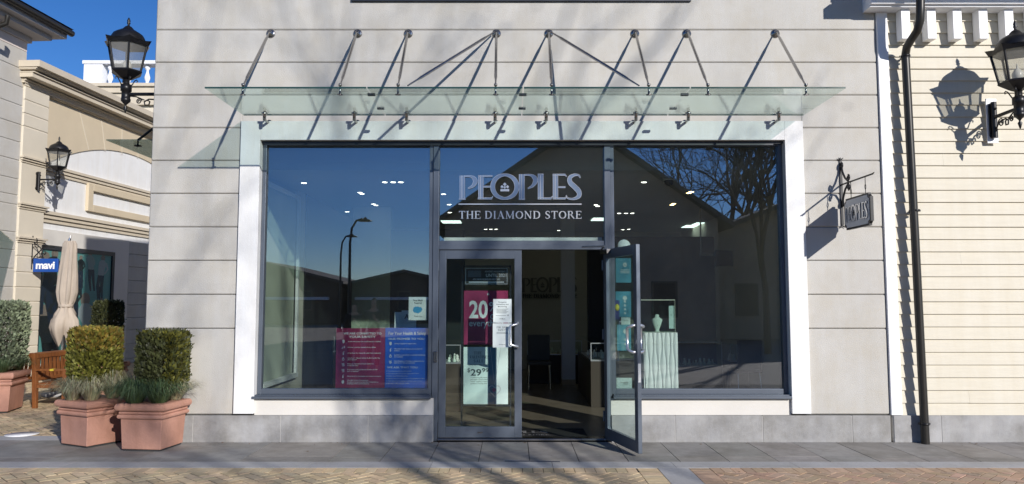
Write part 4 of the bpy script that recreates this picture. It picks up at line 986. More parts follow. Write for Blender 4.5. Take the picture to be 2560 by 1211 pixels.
shrub(pB+Vector((-.03,.03,PH+.085)), .47, .36, .69, R(-27), M['gold'], 'golden yellow box-clipped shrub in the middle planter', leaf=.038, n=9500,
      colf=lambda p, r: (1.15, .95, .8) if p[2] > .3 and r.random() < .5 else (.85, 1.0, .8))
shrub(pC+Vector((-.05,.0,.62)), .72, .62, .96, R(14), M['sage'], 'grey green clipped shrub in the planter at the left picture edge', leaf=.046, n=10000)
tuft(pB+Vector((-.17,-.15,PH)), M['gpale'], 'pale dry grass tuft at the left corner of the middle planter', r=.21, h=.24, n=620)
tuft(pB+Vector((.06,-.17,PH)), M['gpale'], 'bluish pale grass tuft in front of the golden shrub', r=.22, h=.26, n=620)
tuft(pB+Vector((.20,.02,PH)), M['gpale'], 'bleached grass tuft between the golden and the dark green shrub', r=.20, h=.31, n=560)
tuft(pA+Vector((-.14,-.16,PH)), M['ggreen'], 'bright green grass tuft hanging over the front rim of the nearest planter', r=.26, h=.27, n=900, droop=1.35)
tuft(pA+Vector((.12,-.15,PH)), M['ggreen'], 'green grass tuft at the right corner of the nearest planter', r=.25, h=.25, n=800)
tuft(pA+Vector((.18,.10,PH)), M['gpale'], 'faded grass tuft behind the right corner of the nearest planter', r=.22, h=.24, n=420)
tuft(pC+Vector((.16,-.14,.58)), M['ggreen'], 'green grass tuft in the planter at the left picture edge', r=.26, h=.22, n=620)
tuft(pC+Vector((.16,.2,.58)), M['ggreen'], 'green grass tuft by the bench side of the left edge planter', r=.22, h=.2, n=520)
# hidden-in-shade shrub in front of the far shop window
sh = W(263, 860, 4.2); 
shrub((sh.x+.03, 4.2, .62), .36, .36, .98, 0, M['dkgreen'], 'dark rounded shrub standing behind the golden shrub before the far shop window', leaf=.035, n=8000)
planter((sh.x, 4.2, 0), R(10), 'terracotta planter in the shade behind the golden shrub', size=.6, h=.58)

# benches back to back, facing right and left
def bench(loc, rz, label):
    t = thing('park_bench', label, 'bench', loc, rz, 'wooden benches')
    L = 1.5
    for y in (0, L):
        MB().prism([(-.02,0),(.04,0),(.03,.42),(-.02,.93),(-.07,.93),(-.04,.42)], 'y', y-.03, y+.03).build('back_post', M['wood'], t, bevel=.004)
        MB().box(.44,.50,y-.03,y+.03,0,.63).build('front_post', M['wood'], t, bevel=.004)
        MB().box(.0,.54,y-.035,y+.035,.631,.665).build('armrest', M['wood'], t, bevel=.006)
        MB().box(.03,.44,y-.02,y+.02,.34,.40).build('side_rail', M['wood'], t, bevel=.003)
    MB().box(-.075,-.03,.03,L-.03,.84,.92).box(-.045,-.005,.03,L-.03,.46,.51).build('back_rail', M['wood'], t, bevel=.004)
    mb = MB(); y = .09
    while y < L-.08: mb.prism([(-.035,.51),(-.017,.51),(-.048,.84),(-.062,.84)], 'y', y, y+.052); y += .092
    mb.build('back_slats', M['wood'], t)
    mb = MB()
    for i in range(6): mb.box(.02+i*.082, .02+i*.082+.066, .0, L, .405, .427)
    mb.build('seat_slats', M['wood'], t)
    MB().box(.42,.46,.03,L-.03,.34,.40).build('front_rail', M['wood'], t)
    t.scale = (1, 1, .89)
    return t
bq = G(76, 1021)
b1 = bench((bq.x+.06, bq.y, 0), R(-4), 'varnished wooden bench with a yellow sticker facing the store wall')
MB().box(.24,.30,-.037,-.0352,.635,.662).box(.24,.30,-.037,.03,.6655,.667).build('yellow_sticker', M['yellow'], b1)
bench((bq.x-.10, bq.y+1.5, 0), R(176), 'varnished wooden bench standing back to back behind the stickered bench')
# parasol
up = W(172, 700, 4.4)
um = thing('folded_parasol', 'folded beige canvas parasol tied at mid height beside the bench', 'parasol', (up.x, 4.4, 0))
uz = lambda py: WZ(py, 4.4, 172)
MB().tube([(-.06,0,0),(-.02,0,uz(600)),(0,0,uz(590))], [.025,.025,.006], 12).build('pole', M['chrome'], um)
MB().lathe([(0,0),(.28,0),(.28,.05),(.06,.08),(0,.08)], (-.06,0,0), 24).build('base', M['plinth'], um)
rows = [(603,.075),(610,.10),(650,.115),(690,.138),(730,.15),(752,.125),(764,.098),(772,.105),(785,.15),(800,.195),(815,.215),(828,.185),(842,.13),(852,.09)]
n = 64; vs = []
for i, (py, r) in enumerate(rows):
    for j in range(n):
        a = 2*math.pi*j/n; f = 1 + .13*math.cos(8*a + py*.01) + .06*math.cos(19*a+1)
        zoff = (-.10*math.cos(4*a+.6) if py > 800 else 0) * (py-800)/50
        if py > 790: f = 1 + .22*math.cos(4*a+.4) + .05*math.cos(16*a)
        vs.append((-.05*(py-600)/250 + r*f*math.cos(a), r*f*math.sin(a), uz(py)+zoff))
mb = MB(); mb.add(vs, [(i*n+j, i*n+(j+1)%n, (i+1)*n+(j+1)%n, (i+1)*n+j) for i in range(len(rows)-1) for j in range(n)], smooth=True)
mb.add(vs[:n], [list(range(n))]); mb.build('canopy_cloth', M['canvas'], um)
MB().lathe([(.112,uz(769)),(.118,uz(765)),(.112,uz(761))], (-.033,0,0), 24).build('tie_strap', M['canvas'], um)

# ------------------------------------------------------------------ POSTERS on the glass
def poster(name, label, cat, P0, P1, Y, m, group=None, name2=None):
    a, b_ = W(*P0, Y), W(*P1, Y); x0, x1, z1, z0 = a.x, b_.x, a.z, b_.z
    t = thing(name, label, cat, (x0, Y, z0), 0, group)
    rb(0, x1-x0, 0, .003, 0, z1-z0).build('sheet', m, t)
    return t, x1-x0, z1-z0
PF = lambda u, v, d: Vector((u, -.0012-d, v))
GYI = FY + .035
# magenta
t, w_, h_ = poster('safety_poster', 'magenta poster with white list of safety notes low behind the glass', 'poster', (841,821), (962,970), GYI, M['magenta'], 'safety posters')
mb = MB()
text(mb, 'WE ARE COMMITTED TO', w_*.53, h_*.895, h_*.048, PF, 0, 'c', bold=.03, fit=w_*.78)
text(mb, 'YOUR SAFETY', w_*.53, h_*.84, h_*.048, PF, 0, 'c', bold=.03, fit=w_*.55)
items = [['A mask that covers the nose & mouth is required.'], ['Maintain a six-foot distance from others.'], ['All surfaces are cleaned & wiped down frequently.'], ['Jewellery is cleaned before & after handling by', 'each customer.'], ['Employee temperature/health checks are', 'conducted daily.'], ['Employees wash/sanitize hands before & after', 'each transaction.'], ['Hand sanitizer is available throughout the store.'], ['We offer Virtual Consultations.', 'Contact your personal Jewellery Consultant at', 'peoplesjewellers.com/contact-us.']]
def icon(mb, k, u, v, r, mi=0):
    if k == 0: mb.strip([(u,v+r,.9*r),(u,v+r*.2,1.5*r),(u,v-r*.5,1.1*r),(u,v-r,.2*r)], PF, 0, .0006, mi)
    elif k == 3: mb.strip(ring(u, v-r*.25, r*.55, r*.55, r*.3, r*.3, 16)[:17], PF, 0, .0006, mi, closed=True); mb.strip([(u,v+r*.9,.5*r),(u,v+r*.45,.7*r)], PF, 0, .0006, mi)
    elif k == 2: mb.strip([(u,v-r,.6*r),(u,v+r*.4,.6*r)], PF, 0, .0006, mi); mb.strip([(u-r*.1,v+r*.75,.25*r),(u+r*.6,v+r*.75,.25*r)], PF, 0, .0006, mi)
    elif k == 1: mb.strip([(u-r*.6,v-r*.7,.8*r),(u-r*.5,v+r*.2,.3*r)], PF, 0, .0006, mi); mb.strip([(u+r*.5,v-r*.4,.8*r),(u+r*.5,v+r*.7,.5*r)], PF, 0, .0006, mi)
    else: mb.strip([(u-r*.8,v+r*.5,.3*r),(u+r*.7,v+r*.6,.35*r)], PF, 0, .0006, mi); mb.strip([(u-r*.7,v-r*.1,.3*r),(u+r*.3,v,.5*r),(u+r*.8,v-r*.5,.3*r)], PF, 0, .0006, mi); mb.strip([(u-r*.4,v-r*.7,.3*r),(u+r*.5,v-r*.75,.3*r)], PF, 0, .0006, mi)
for i, it in enumerate(items):
    v = h_*(.775 - i*.097); icon(mb, (0,1,2,3,4,4,2,0)[i], w_*.15, v, h_*.030)
    for j, ln in enumerate(it): text(mb, ln, w_*.235, v + (len(it)-1)*h_*.014 - j*h_*.028 - h_*.008, h_*.028, PF, 0, 'l', bold=.018, fit=w_*.0148*len(ln)*.95)
mb.build('lettering', M['printw'], t)
# blue
t, w_, h_ = poster('safety_poster', 'bright blue poster with white lettering taped beside the magenta poster', 'poster', (963,820), (1068,970), GYI, M['blue'], 'safety posters')
mb = MB()
text(mb, 'For Your Health & Safety', w_*.08, h_*.885, h_*.07, PF, 0, 'l', bold=.02, fit=w_*.88)
text(mb, 'OUR PROMISE TO YOU', w_*.08, h_*.80, h_*.045, PF, 0, 'l', bold=.02, fit=w_*.84)
its = [['All team members are wearing masks.'], ['We perform daily cleanings and wipe down all', 'surfaces.'], ['Jewellery is cleaned before and after handling by', 'each customer.'], ['Every Tuesday and Thursday we reserve the first', 'hour for our high risk customers.']]
for i, it in enumerate(its):
    v = h_*(.735 - i*.102); icon(mb, (0,2,3,4)[i], w_*.13, v, h_*.030)
    for j, ln in enumerate(it): text(mb, ln, w_*.22, v + (len(it)-1)*h_*.014 - j*h_*.03 - h_*.008, h_*.028, PF, 0, 'l', bold=.018, fit=w_*.0165*len(ln)*.9)
text(mb, 'WE ASK THAT YOU:', w_*.06, h_*.325, h_*.042, PF, 0, 'l', bold=.015, fit=w_*.72)
for i, ln in enumerate(['Wear a mask that covers your nose and mouth.', 'Avoid entering the store if you have symptoms of COVID-19.', 'Maintain social distance from others.', 'Cough or sneeze into a bend or tissue, or if unavailable, your elbow.', 'Avoid shaking hands or engaging in unnecessary physical contact.', 'Use credit or debit cards when possible.']):
    text(mb, '• ' + ln if False else ln, w_*.08, h_*(.27-i*.041), h_*.025, PF, 0, 'l', fit=w_*.0125*len(ln))
    mb.strip([(w_*.045, h_*(.277-i*.041), h_*.009), (w_*.06, h_*(.277-i*.041), h_*.009)], PF, 0, .0006)
mb.build('lettering', M['printw'], t)
# face mask notice
t, w_, h_ = poster('mask_notice', 'pale notice with a blue face mask picture taped above the blue poster', 'notice', (1022,743), (1068,801), GYI-.005, M['paper'], 'paper notices')
mb = MB(); text(mb, 'Face Mask', w_*.5, h_*.82, h_*.11, PF, 0, 'c', bold=.02, fit=w_*.52); text(mb, 'Required', w_*.5, h_*.71, h_*.1, PF, 0, 'c', bold=.02, fit=w_*.4); text(mb, 'Thank You', w_*.5, h_*.14, h_*.08, PF, 0, 'c', bold=.02, fit=w_*.42)
mb.build('lettering', M['printd'], t)
mb = MB(); mb.strip([(w_*.24, h_*.47, h_*.12),(w_*.3, h_*.46, h_*.24),(w_*.5, h_*.44, h_*.30),(w_*.62, h_*.47, h_*.22),(w_*.70, h_*.52, h_*.1)], PF, 0, .0006); mb.build('mask_picture', M['printb'], t)
# door notices
for i, (P0, P1, lab) in enumerate((((1233,748),(1279,807),'pale occupancy notice on the closed glass door above the other notice'), ((1232,809),(1279,869),'pale safety notice on the closed glass door just left of the pull handle'))):
    t, w_, h_ = poster('door_notice', lab, 'notice', P0, P1, FY-.012, M['paper'], 'paper notices')
    mb = MB()
    if i == 0:
        for j, ln in enumerate(('Occupancy', 'Limitations and', 'Monitoring')): text(mb, ln, w_*.5, h_*(.84-j*.095), h_*.085, PF, 0, 'c', bold=.01, fit=w_*(.45,.65,.48)[j])
        for j in range(6): mb.strip([(w_*.18, h_*(.58-j*.035), h_*.01), (w_*(.82-.05*(j%3)), h_*(.58-j*.035), h_*.01)], PF, 0, .0004)
        mb.strip([(w_*.14, h_*.30, h_*.012),(w_*.70, h_*.30, h_*.012)], PF, 0, .0004); text(mb, '10', w_*.8, h_*.28, h_*.09, PF, 0, 'c', bold=.01); serif(mb, 'STORE' if False else 'O', w_*.5, h_*.14, h_*.05, PF, 0, .0004, align='c')
        text(mb, 'PEOPLES', w_*.5, h_*.14, h_*.055, PF, 0.0005, 'c', fit=w_*.3)
    else:
        serif(mb, 'FOR YOUR', w_*.5, h_*.80, h_*.075, PF, 0, .0004, width=w_*.58, align='c'); serif(mb, 'SAFETY', w_*.5, h_*.69, h_*.075, PF, 0, .0004, width=w_*.46, align='c')
        for j in range(2): mb.strip([(w_*.2, h_*(.62-j*.04), h_*.01), (w_*.8, h_*(.62-j*.04), h_*.01)], PF, 0, .0004)
        text(mb, 'PEOPLES', w_*.5, h_*.1, h_*.055, PF, 0, 'c', fit=w_*.34)
    mb.build('lettering', M['printd'], t)
# stand with the sale posters behind the closed door
SY = .62
a = W(1158, 664, SY); b_ = W(1274, 1012, SY)
st_ = thing('poster_stand', 'tall black poster stand behind the closed glass door', 'stand', (a.x, SY, 0))
sw_ = b_.x-a.x; sh_ = a.z; sb_ = b_.z
MB().box(-.02,.0,-.02,.02,0,sh_).box(sw_,sw_+.02,-.02,.02,0,sh_).box(0,sw_,-.015,.015,sh_-.02,sh_).box(0,sw_,-.015,.015,sb_-.02,sb_).box(-.02,0,-.2,.2,.004,.025).box(sw_,sw_+.02,-.2,.2,.004,.025).build('frame', M['aludark'], st_)
t, w_, h_ = poster('credit_poster', 'black card with silver frame reading UNTIL 2021 at the top of the stand', 'poster', (1161,669), (1271,713), SY-.03, M['indark'], 'posters on the stand')
mb = MB(); text(mb, 'UNTIL 2021', w_*.72, h_*.46, h_*.26, PF, 0, 'c', bold=.01, fit=w_*.46); text(mb, 'NO INTEREST, AND NO PAYMENTS', w_*.70, h_*.72, h_*.13, PF, 0, 'c', fit=w_*.46); text(mb, 'WITH THE PEOPLES JEWELLERS CREDIT CARD', w_*.5, h_*.28, h_*.12, PF, 0, 'c', bold=.02, fit=w_*.62)
for s0_, s1_ in (((.03,.06),(.97,.06)), ((.03,.94),(.97,.94)), ((.03,.06),(.03,.94)), ((.97,.06),(.97,.94))): mb.strip([(w_*s0_[0], h_*s0_[1], .006), (w_*s1_[0], h_*s1_[1], .006)], PF, 0, .0006)
mb.strip([(w_*.1,h_*.16,.018),(w_*.9,h_*.16,.018)], PF, 0, .0005)
mb.build('lettering', M['silver'], t); MB().box(w_*.08,w_*.38,-.003,-.001,h_*.45,h_*.82).build('card_picture', M['alu'], t)
t, w_, h_ = poster('sale_poster', 'magenta poster reading 20% off everything behind the closed door', 'poster', (1160,727), (1270,862), SY-.03, M['magenta'], 'posters on the stand')
mb = MB(); text(mb, '20', w_*.33, h_*.50, h_*.44, PF, 0, 'c', bold=.025, fit=w_*.42); text(mb, '%', w_*.57, h_*.62, h_*.24, PF, 0, 'l', bold=.01, fit=w_*.2); text(mb, 'off', w_*.6, h_*.47, h_*.2, PF, 0, 'l', fit=w_*.22); text(mb, 'everything', w_*.12, h_*.34, h_*.17, PF, 0, 'l', bold=.012, fit=w_*.78)
kq = h_*.00045
for stk in CROWN: mb.strip([(w_*.55+(u-787)*kq, h_*.94-(v-465)*kq, wd*kq) for u, v, wd in stk], PF, 0, .0006)
mb.build('lettering', M['printw'], t)
t, w_, h_ = poster('valentine_poster', 'pale sale poster with a heart pendant and price 29.99 low on the stand', 'poster', (1159,868), (1270,1011), SY-.03, M['paper'], 'posters on the stand')
mb = MB(); serif(mb, 'THE', w_*.32, h_*.87, h_*.05, PF, 0, .0006, align='c'); serif(mb, "VALENTINE'S", w_*.36, h_*.80, h_*.05, PF, 0, .0006, width=w_*.44, align='c'); serif(mb, 'SALE', w_*.34, h_*.73, h_*.05, PF, 0, .0006, align='c')
text(mb, 'LIMITED TIME ONLY', w_*.34, h_*.67, h_*.042, PF, 0, 'c', fit=w_*.44); text(mb, '$', w_*.12, h_*.56, h_*.10, PF, 0, 'c', bold=.01); text(mb, '29', w_*.28, h_*.50, h_*.16, PF, 0, 'c', bold=.02, fit=w_*.24); text(mb, '99', w_*.49, h_*.56, h_*.10, PF, 0, 'c', bold=.015, fit=w_*.15)
for j, ln in enumerate(('A shimmering lab-created', 'pink sapphire and lab-created', 'white sapphire heart', 'pendant in sterling silver.')): text(mb, ln, w_*.16, h_*(.455-j*.035), h_*.034, PF, 0, 'l', fit=w_*.38)
mb.build('lettering', M['printd'], t)
MB().box(w_*.56, w_*.72, -.0025, -.0008, 0, h_).build('blue_ribbon_print', mat('dusty_blue', (.10,.20,.29), .6), t)
mb = MB()
hp_ = [(w_*(.70+.13*(16*math.sin(a_)**3)/16*1.0), h_*(.24+.11*(13*math.cos(a_)-5*math.cos(2*a_)-2*math.cos(3*a_)-math.cos(4*a_))/16), .010) for a_ in [2*math.pi*i/40 for i in range(40)]]
mb.strip(hp_, PF, .0015, .002, closed=True); mb.strip([(w_*.70,h_*.33,.004),(w_*.60,h_*.99,.004)], PF, .0015, .002); mb.strip([(w_*.70,h_*.33,.004),(w_*.84,h_*.99,.004)], PF, .0015, .002)
mb.build('heart_pendant_print', M['signgrey'], t)
mb = MB(); mb.strip(ring(w_*.69, h_*.25, .012, .012, .024, .024, 14), PF, .0016, .0022, closed=True); mb.build('pink_stone_print', M['crimson'], t)
# sandwich cards standing behind posters
for i, (P0, P1, lab) in enumerate((((986,780),(1006,822),'small white tent card behind the magenta poster top'), ((1003,776),(1040,822),'white tent card with a large dark A behind the mask notice'))):
    t, w_, h_ = poster('tent_card', lab, 'card', P0, P1, .42, M['paper'], 'tent cards'); t.rotation_euler = (R(-10), 0, 0)
    if i: mb = MB(); text(mb, 'AN', w_*.2, h_*.55, h_*.35, PF, 0, 'l', bold=.03); mb.build('lettering', M['printd'], t)
# teal posters seen through the open door (behind the right-hand window glass)
for i, (P0, P1, lab) in enumerate((((1539,646),(1578,707),'teal notice with a face mask symbol, top of the column beside the open door'), ((1539,729),(1578,793),'teal list notice with white dots, middle of the column beside the open door'), ((1542,812),(1578,877),'teal notice with two white dots, lowest in the column beside the open door'))):
    t, w_, h_ = poster('teal_notice', lab, 'notice', P0, P1, GYI, M['teal'], 'teal notices')
    mb = MB(); mb.strip([(w_*.6,h_*.82,.03),(w_*.6,h_*.72,.055),(w_*.6,h_*.64,.012)], PF, 0, .0006)
    if i == 0:
        for j in range(3): mb.strip([(w_*.3,h_*(.52-j*.06),.008),(w_*.9,h_*(.52-j*.06),.008)], PF, 0, .0006)
    else:
        for j in range(4 if i == 1 else 2):
            v = h_*((.60-j*.15) if i == 1 else (.42-j*.17)); mb.strip(ring(w_*.6, v, .007, .007, .014, .014, 12), PF, 0, .0006, closed=True)
    mb.build('print', M['printw'], t)
t, w_, h_ = poster('round_sticker', 'white round sticker high on the glass above the open door leaf', 'sticker', (1544,598), (1576,632), GYI, M['paper'])
bpy.data.objects.remove(t.children[0]); mb = MB().lathe([(0,0),(w_/2,0),(w_/2,.003),(0,.003)], (w_/2, .0, h_/2), 32, T=Matrix.Rotation(R(90),3,'X')); mb.build('disc', M['paper'], t)
t, w_, h_ = poster('alarm_sticker', 'yellow oval and purple security sticker on the glass behind the open door', 'sticker', (1537,751), (1549,799), GYI-.004, mat('purple_print', (.03,.03,.22), .5))
MB().lathe([(0,0),(w_*.48,0),(w_*.48,.002),(0,.002)], (w_/2, -.001, h_*.62), 24, T=Matrix.Rotation(R(90),3,'X') @ Matrix.Diagonal((1,1.6,1))).build('yellow_oval', M['yellow'], t)
for i, (P0, P1, m_, lab) in enumerate((((1553,794),(1576,812),M['paper'],'small white card between the teal notices'), ((1541,945),(1580,975),M['paper'],'white card low on the glass behind the open door leaf'), ((1672,765),(1684,822),M['paper'],'narrow white printed card inside the glass cube beside the necklace bust'))):
    t, w_, h_ = poster('white_card', lab, 'card', P0, P1, GYI-.002 if i < 2 else .50, m_, 'white cards')
    mb = MB(); mb.strip([(w_*.25,h_*.6,.006),(w_*.75,h_*.6,.006)], PF, 0, .0006)
    if i == 1: text(mb, '60', w_*.6, h_*.4, h_*.4, PF, 0, 'c')
    mb.build('print', M['greyprint'], t)

# ------------------------------------------------------------------ INTERIOR THINGS
# pedestal with necklace
pd = thing('wave_pedestal', 'white rippled display pedestal behind the right window glass', 'pedestal', (W(1652,900,.35).x, .35, 0))
a = W(1609, 833, .35); b_ = W(1695, 975, .35); hw = (b_.x-a.x)/2*1.02; ph = a.z
nx, nz = 128, 70; vs = []
for k in range(nz+1):
    for i in range(nx+1):
        x = -hw + 2*hw*i/nx; z = ph*k/nz
        f = (i/nx)*8; B = lambda q: q + .26*math.sin(z*13 + math.pi*q)
        q = int(f); q = q-1 if f < B(q) else (q+1 if f >= B(q+1) else q)
        tt = (f-B(q))/(B(q+1)-B(q)); d = .016*math.sin(math.pi*min(1, max(0, tt)))
        vs.append((x, -d, z+.004))
mb = MB(); mb.add(vs, [(k*(nx+1)+i, k*(nx+1)+i+1, (k+1)*(nx+1)+i+1, (k+1)*(nx+1)+i) for k in range(nz) for i in range(nx)], smooth=True)
mb.box(-hw, hw, .001, .42, .004, ph+.004)
mb.build('rippled_front', M['wave'], pd)
ca = thing('glass_display_cube', 'clear glass cube standing on the white rippled pedestal', 'display case', (W(1645,800,.4).x, .4, ph+.006))
g0 = W(1602,752,.4).x - ca.location.x; g1 = W(1687,752,.4).x - ca.location.x; gh = WZ(752,.4) - ph
for nm, bb in (('glass_side',(g0,g1,0,.006,0,gh)), ('glass_side',(g0,g1,.34,.346,0,gh)), ('glass_side',(g0,g0+.006,.006,.34,0,gh)), ('glass_side',(g1-.006,g1,.006,.34,0,gh)), ('glass_top',(g0,g1,0,.346,gh,gh+.008))):
    rb(*bb).build(nm, M['caseg'], ca)
MB().box(g0-.004,g1+.004,-.004,.35,-.0055,-.0005).box(g0,g1,-.003,-.001,gh-.004,gh+.008).box(g1-.002,g1+.002,-.004,-.001,0,gh).build('edge_strip', M['inwall2'], ca)
bu = thing('necklace_bust', 'cream necklace bust inside the glass cube', 'display bust', (W(1643,820,.55).x, .55, ph+.008))
bh = WZ(782,.55) - WZ(829,.55)
mb = MB(); bw = .062
mb.lathe([(0,0),(.034,.0),(.032,.008),(.02,.014),(.028,.035),(.046,.08),(.064,.135),(.066,.15),(.055,.165),(.036,.174),(.026,.185),(.025,.205),(.018,.215),(0,.218)], (0,0,0), 28, T=Matrix.Diagonal((1,.55,1)))
mb.build('bust_form', M['bust'], bu)
mb = MB().tube([(-.035,-.022,.165),(-.02,-.023,.12),(0,-.024,.09),(.02,-.023,.12),(.035,-.022,.165)], .0015, 5).box(-.007,.007,-.026,-.02,.078,.092); mb.build('necklace', M['steel'], bu)
bu.scale = (bh/.235,)*3

def case(x0, x1, y0, y1, h, label, tray=None, hg=.28, jew=0):
    t = thing('display_case', label, 'display case', (x0, y0, 0), 0, 'jewellery display cases')
    w_, d_ = x1-x0, y1-y0
    rb(0, w_, 0, d_, .004, h-hg).build('cabinet', mat('case_wood', (.06,.048,.036), .4), t, bevel=.004)
    rb(.01, w_-.01, .004, .012, h-hg+.001, h-.012).build('glass_front', M['caseg'], t)
    mb = MB().box(0,.014,0,.014,h-hg,h).box(w_-.014,w_,0,.014,h-hg,h).box(.014,w_-.014,0,.012,h-.014,h).box(.014,w_-.014,0,.02,h-hg,h-hg+.02); mb.build('metal_edge', M['silver'], t)
    rb(0, w_, 0, d_, h+.001, h+.009).build('glass_top', M['caseg'], t)
    rb(.02, w_-.02, .02, d_*.8, h-hg+.002, h-hg+.02).build('tray', M[tray or 'signgrey'], t)
    rnd = random.Random(int(x0*100))
    mb = MB()
    for i in range(jew):
        u = .05 + (w_-.1)*rnd.random(); v = .05+(d_*.6)*rnd.random(); r = rnd.uniform(.015,.04)
        mb.lathe([(0,0),(r,0),(r*.9,r*.6),(r*.4,r*1.8),(r*.5,r*2.4),(0,r*2.8)], (u, v, h-hg+.021), 8)
    if jew: mb.build('display_stands', M['bust'], t)
    return t
def chair(loc, rz, label):
    t = thing('side_chair', label, 'chair', loc, rz, 'charcoal chairs at the display cases')
    MB().box(-.22,.22,-.22,.22,.44,.50).build('seat', M['chairm'], t, bevel=.015)
    MB().prism([(-.22,.50),(-.18,.50),(-.22,.98),(-.26,.98)], 'x', -.21, .21).build('backrest', M['chairm'], t, bevel=.01)
    for sx in (-1, 1):
        MB().tube([(sx*.19,-.19,.44),(sx*.2,-.22,.22),(sx*.2,-.28,.004)], .012, 8).build('leg', M['chrome'], t)
        MB().tube([(sx*.19,.19,.44),(sx*.2,.22,.004)], .012, 8).build('leg', M['chrome'], t)
    return t
def yat(py, z=0): return G(1280, py, z).y
x0 = W(1318,860,6.3).x; x1 = W(1455,860,6.3).x
case(x0, x1, 6.3, 6.8, WZ(852,6.3), 'dark display case with cream ring stands by the pillar, behind the open doorway', 'tan', jew=24)
case(W(1475,900,3.0).x+.0, W(1545,900,3.0).x, 2.9, 5.2, .98, 'dark display case just inside the open door on its right', 'signgrey', jew=14)
case(W(1695,900,3.6).x, W(1806,900,3.6).x, 3.6, 4.1, WZ(855,3.6), 'dark glass-topped case right of the white pedestal', 'signgrey', .4, jew=18)
case(W(1826,900,4.6).x, ix1-.2, 4.6, 5.1, WZ(862,4.6), 'dark case with a tan tray at the right end of the shop', 'tan', .3, jew=20)
case(W(1100,900,2.4).x, W(1152,900,2.4).x, 2.4, 3.2, .98, 'dark display case left of the poster stand', 'signgrey', jew=8)
case(W(720,900,5.0).x, W(836,900,5.0).x, 5.0, 5.5, .98, 'long dark case deep behind the left window', 'signgrey', jew=8)
chair((W(1348,900,5.5).x, 5.5, .004), R(180), 'charcoal chair before the case with ring stands')
chair((W(1858,900,3.9).x, 3.9, .004), R(10), 'charcoal chair with silver legs behind the right window')
# wall logo
lg = thing('wall_logo', 'dark lettering on the rear shop wall seen through the open doorway', 'sign', (0, IYB-.03, 0))
mb = MB(); xa = W(1305,700,9.5).x; xb_ = W(1443,700,9.5).x; kk = (xb_-xa)/1330; zc_ = WZ(712,9.5)
PL = lambda u, v, d: Vector((xa+(u-290)*kk, d, zc_-(v-465)*kk*1.3))
bigword(mb, PL, .02, -.01); mb.strip([(287,660,10),(1617,660,10)], PL, .02, -.01); mb.build('large_letters', mat('taupe_letters', (.24,.225,.19), .7), lg)
for wd_, u0_, u1_ in (('THE', 0, .176), ('DIAMOND', .213, .664), ('STORE', .703, 1)):
    mb = MB(); serif(mb, wd_, xa+(xb_-xa)*u0_, zc_-.32, .10, lambda u,v,d: Vector((u,d,v)), .02, -.01, width=(xb_-xa)*(u1_-u0_)); mb.build('lettered_word', M['indark'], lg)
# television
a = W(1788,626,4.6); b_ = W(1833,666,4.6)
tv = thing('television', 'black flat screen hanging from the ceiling behind the right window', 'television', (a.x, 4.6, b_.z))
rb(0, b_.x-a.x, 0, .06, 0, a.z-b_.z).build('screen', mat('screen_black', (.01,.01,.012), .3), tv, bevel=.006)
MB().tube([((b_.x-a.x)/2-.4,.04,a.z-b_.z-.05),((b_.x-a.x)/2-.4,.04,CZ-b_.z)], .015, 8).box((b_.x-a.x)/2-.42, (b_.x-a.x)/2,.061,.08,a.z-b_.z-.1,a.z-b_.z-.04).build('ceiling_mount', M['steel'], tv)
# door mat
ma = G(1305,1082); 
mt = thing('door_mat', 'black door mat with faded lettering just inside the open doorway', 'door mat', (MX1+.15, .24, .005))
mw = W(1470,1080,.25).x - (MX1+.15)
rb(0, mw, 0, .62, 0, .010).build('mat_body', M['rub'], mt, bevel=.003)
mb = MB(); km = .85/1330; xo = W(1310,1080,.25).x-(MX1+.15)-.55
PM = lambda u, v, d: Vector((xo+(u-290)*km, .36-(v-465)*km*.9, .0105+d))
bigword(mb, PM, 0, .0012, crown=False); serif(mb, 'THE DIAMOND STORE', xo, .12, .06, lambda u,v,d: Vector((u,v,.0105+d)), 0, .0012, width=.85)
mb.build('mat_letters', M['greyprint'], mt)
# ceiling downlights
def dl_(px, py, m='bulb', lab=None):
    p = G(px, py, CZ-.004)
    if not (ix0 < p.x < ix1 and 1.2 < p.y < IYB-.1): return
    t = thing('ceiling_downlight', lab or 'small round white downlight in the shop ceiling', 'ceiling light', (p.x, p.y, CZ-.004), 0, 'downlights in the shop ceiling' if not lab else 'warm downlights in the shop ceiling')
    MB().lathe([(.04,-.006),(.055,-.006),(.055,.002),(.04,.002)], (0,0,0), 18).build('trim_ring', M['wave'], t)
    MB().lathe([(0,-.010),(.036,-.010),(.036,-.0065),(0,-.0065)], (0,0,0), 18).build('lens', M[m], t)
for p in ((723,433),(760,457),(962,455),(983,455),(1002,455),(900,481),(905,484),(934,510),(940,513),(868,529),(888,542),(957,565),(1109,485),(1123,511),(1124,531),(1214,573),(1227,573),(1240,573),(1397,576),(1490,512),(1494,515),(1610,455),(1668,457),(1548,533),(1565,533),(1581,533),(1557,574),(1572,573),(1882,567),(1898,567),(1913,567),(1912,533)): dl_(*p)
for p in ((1722,482),(1728,479),(1680,512),(1684,509)): dl_(*p, m='bulbw', lab='warm yellow downlight behind the right window')
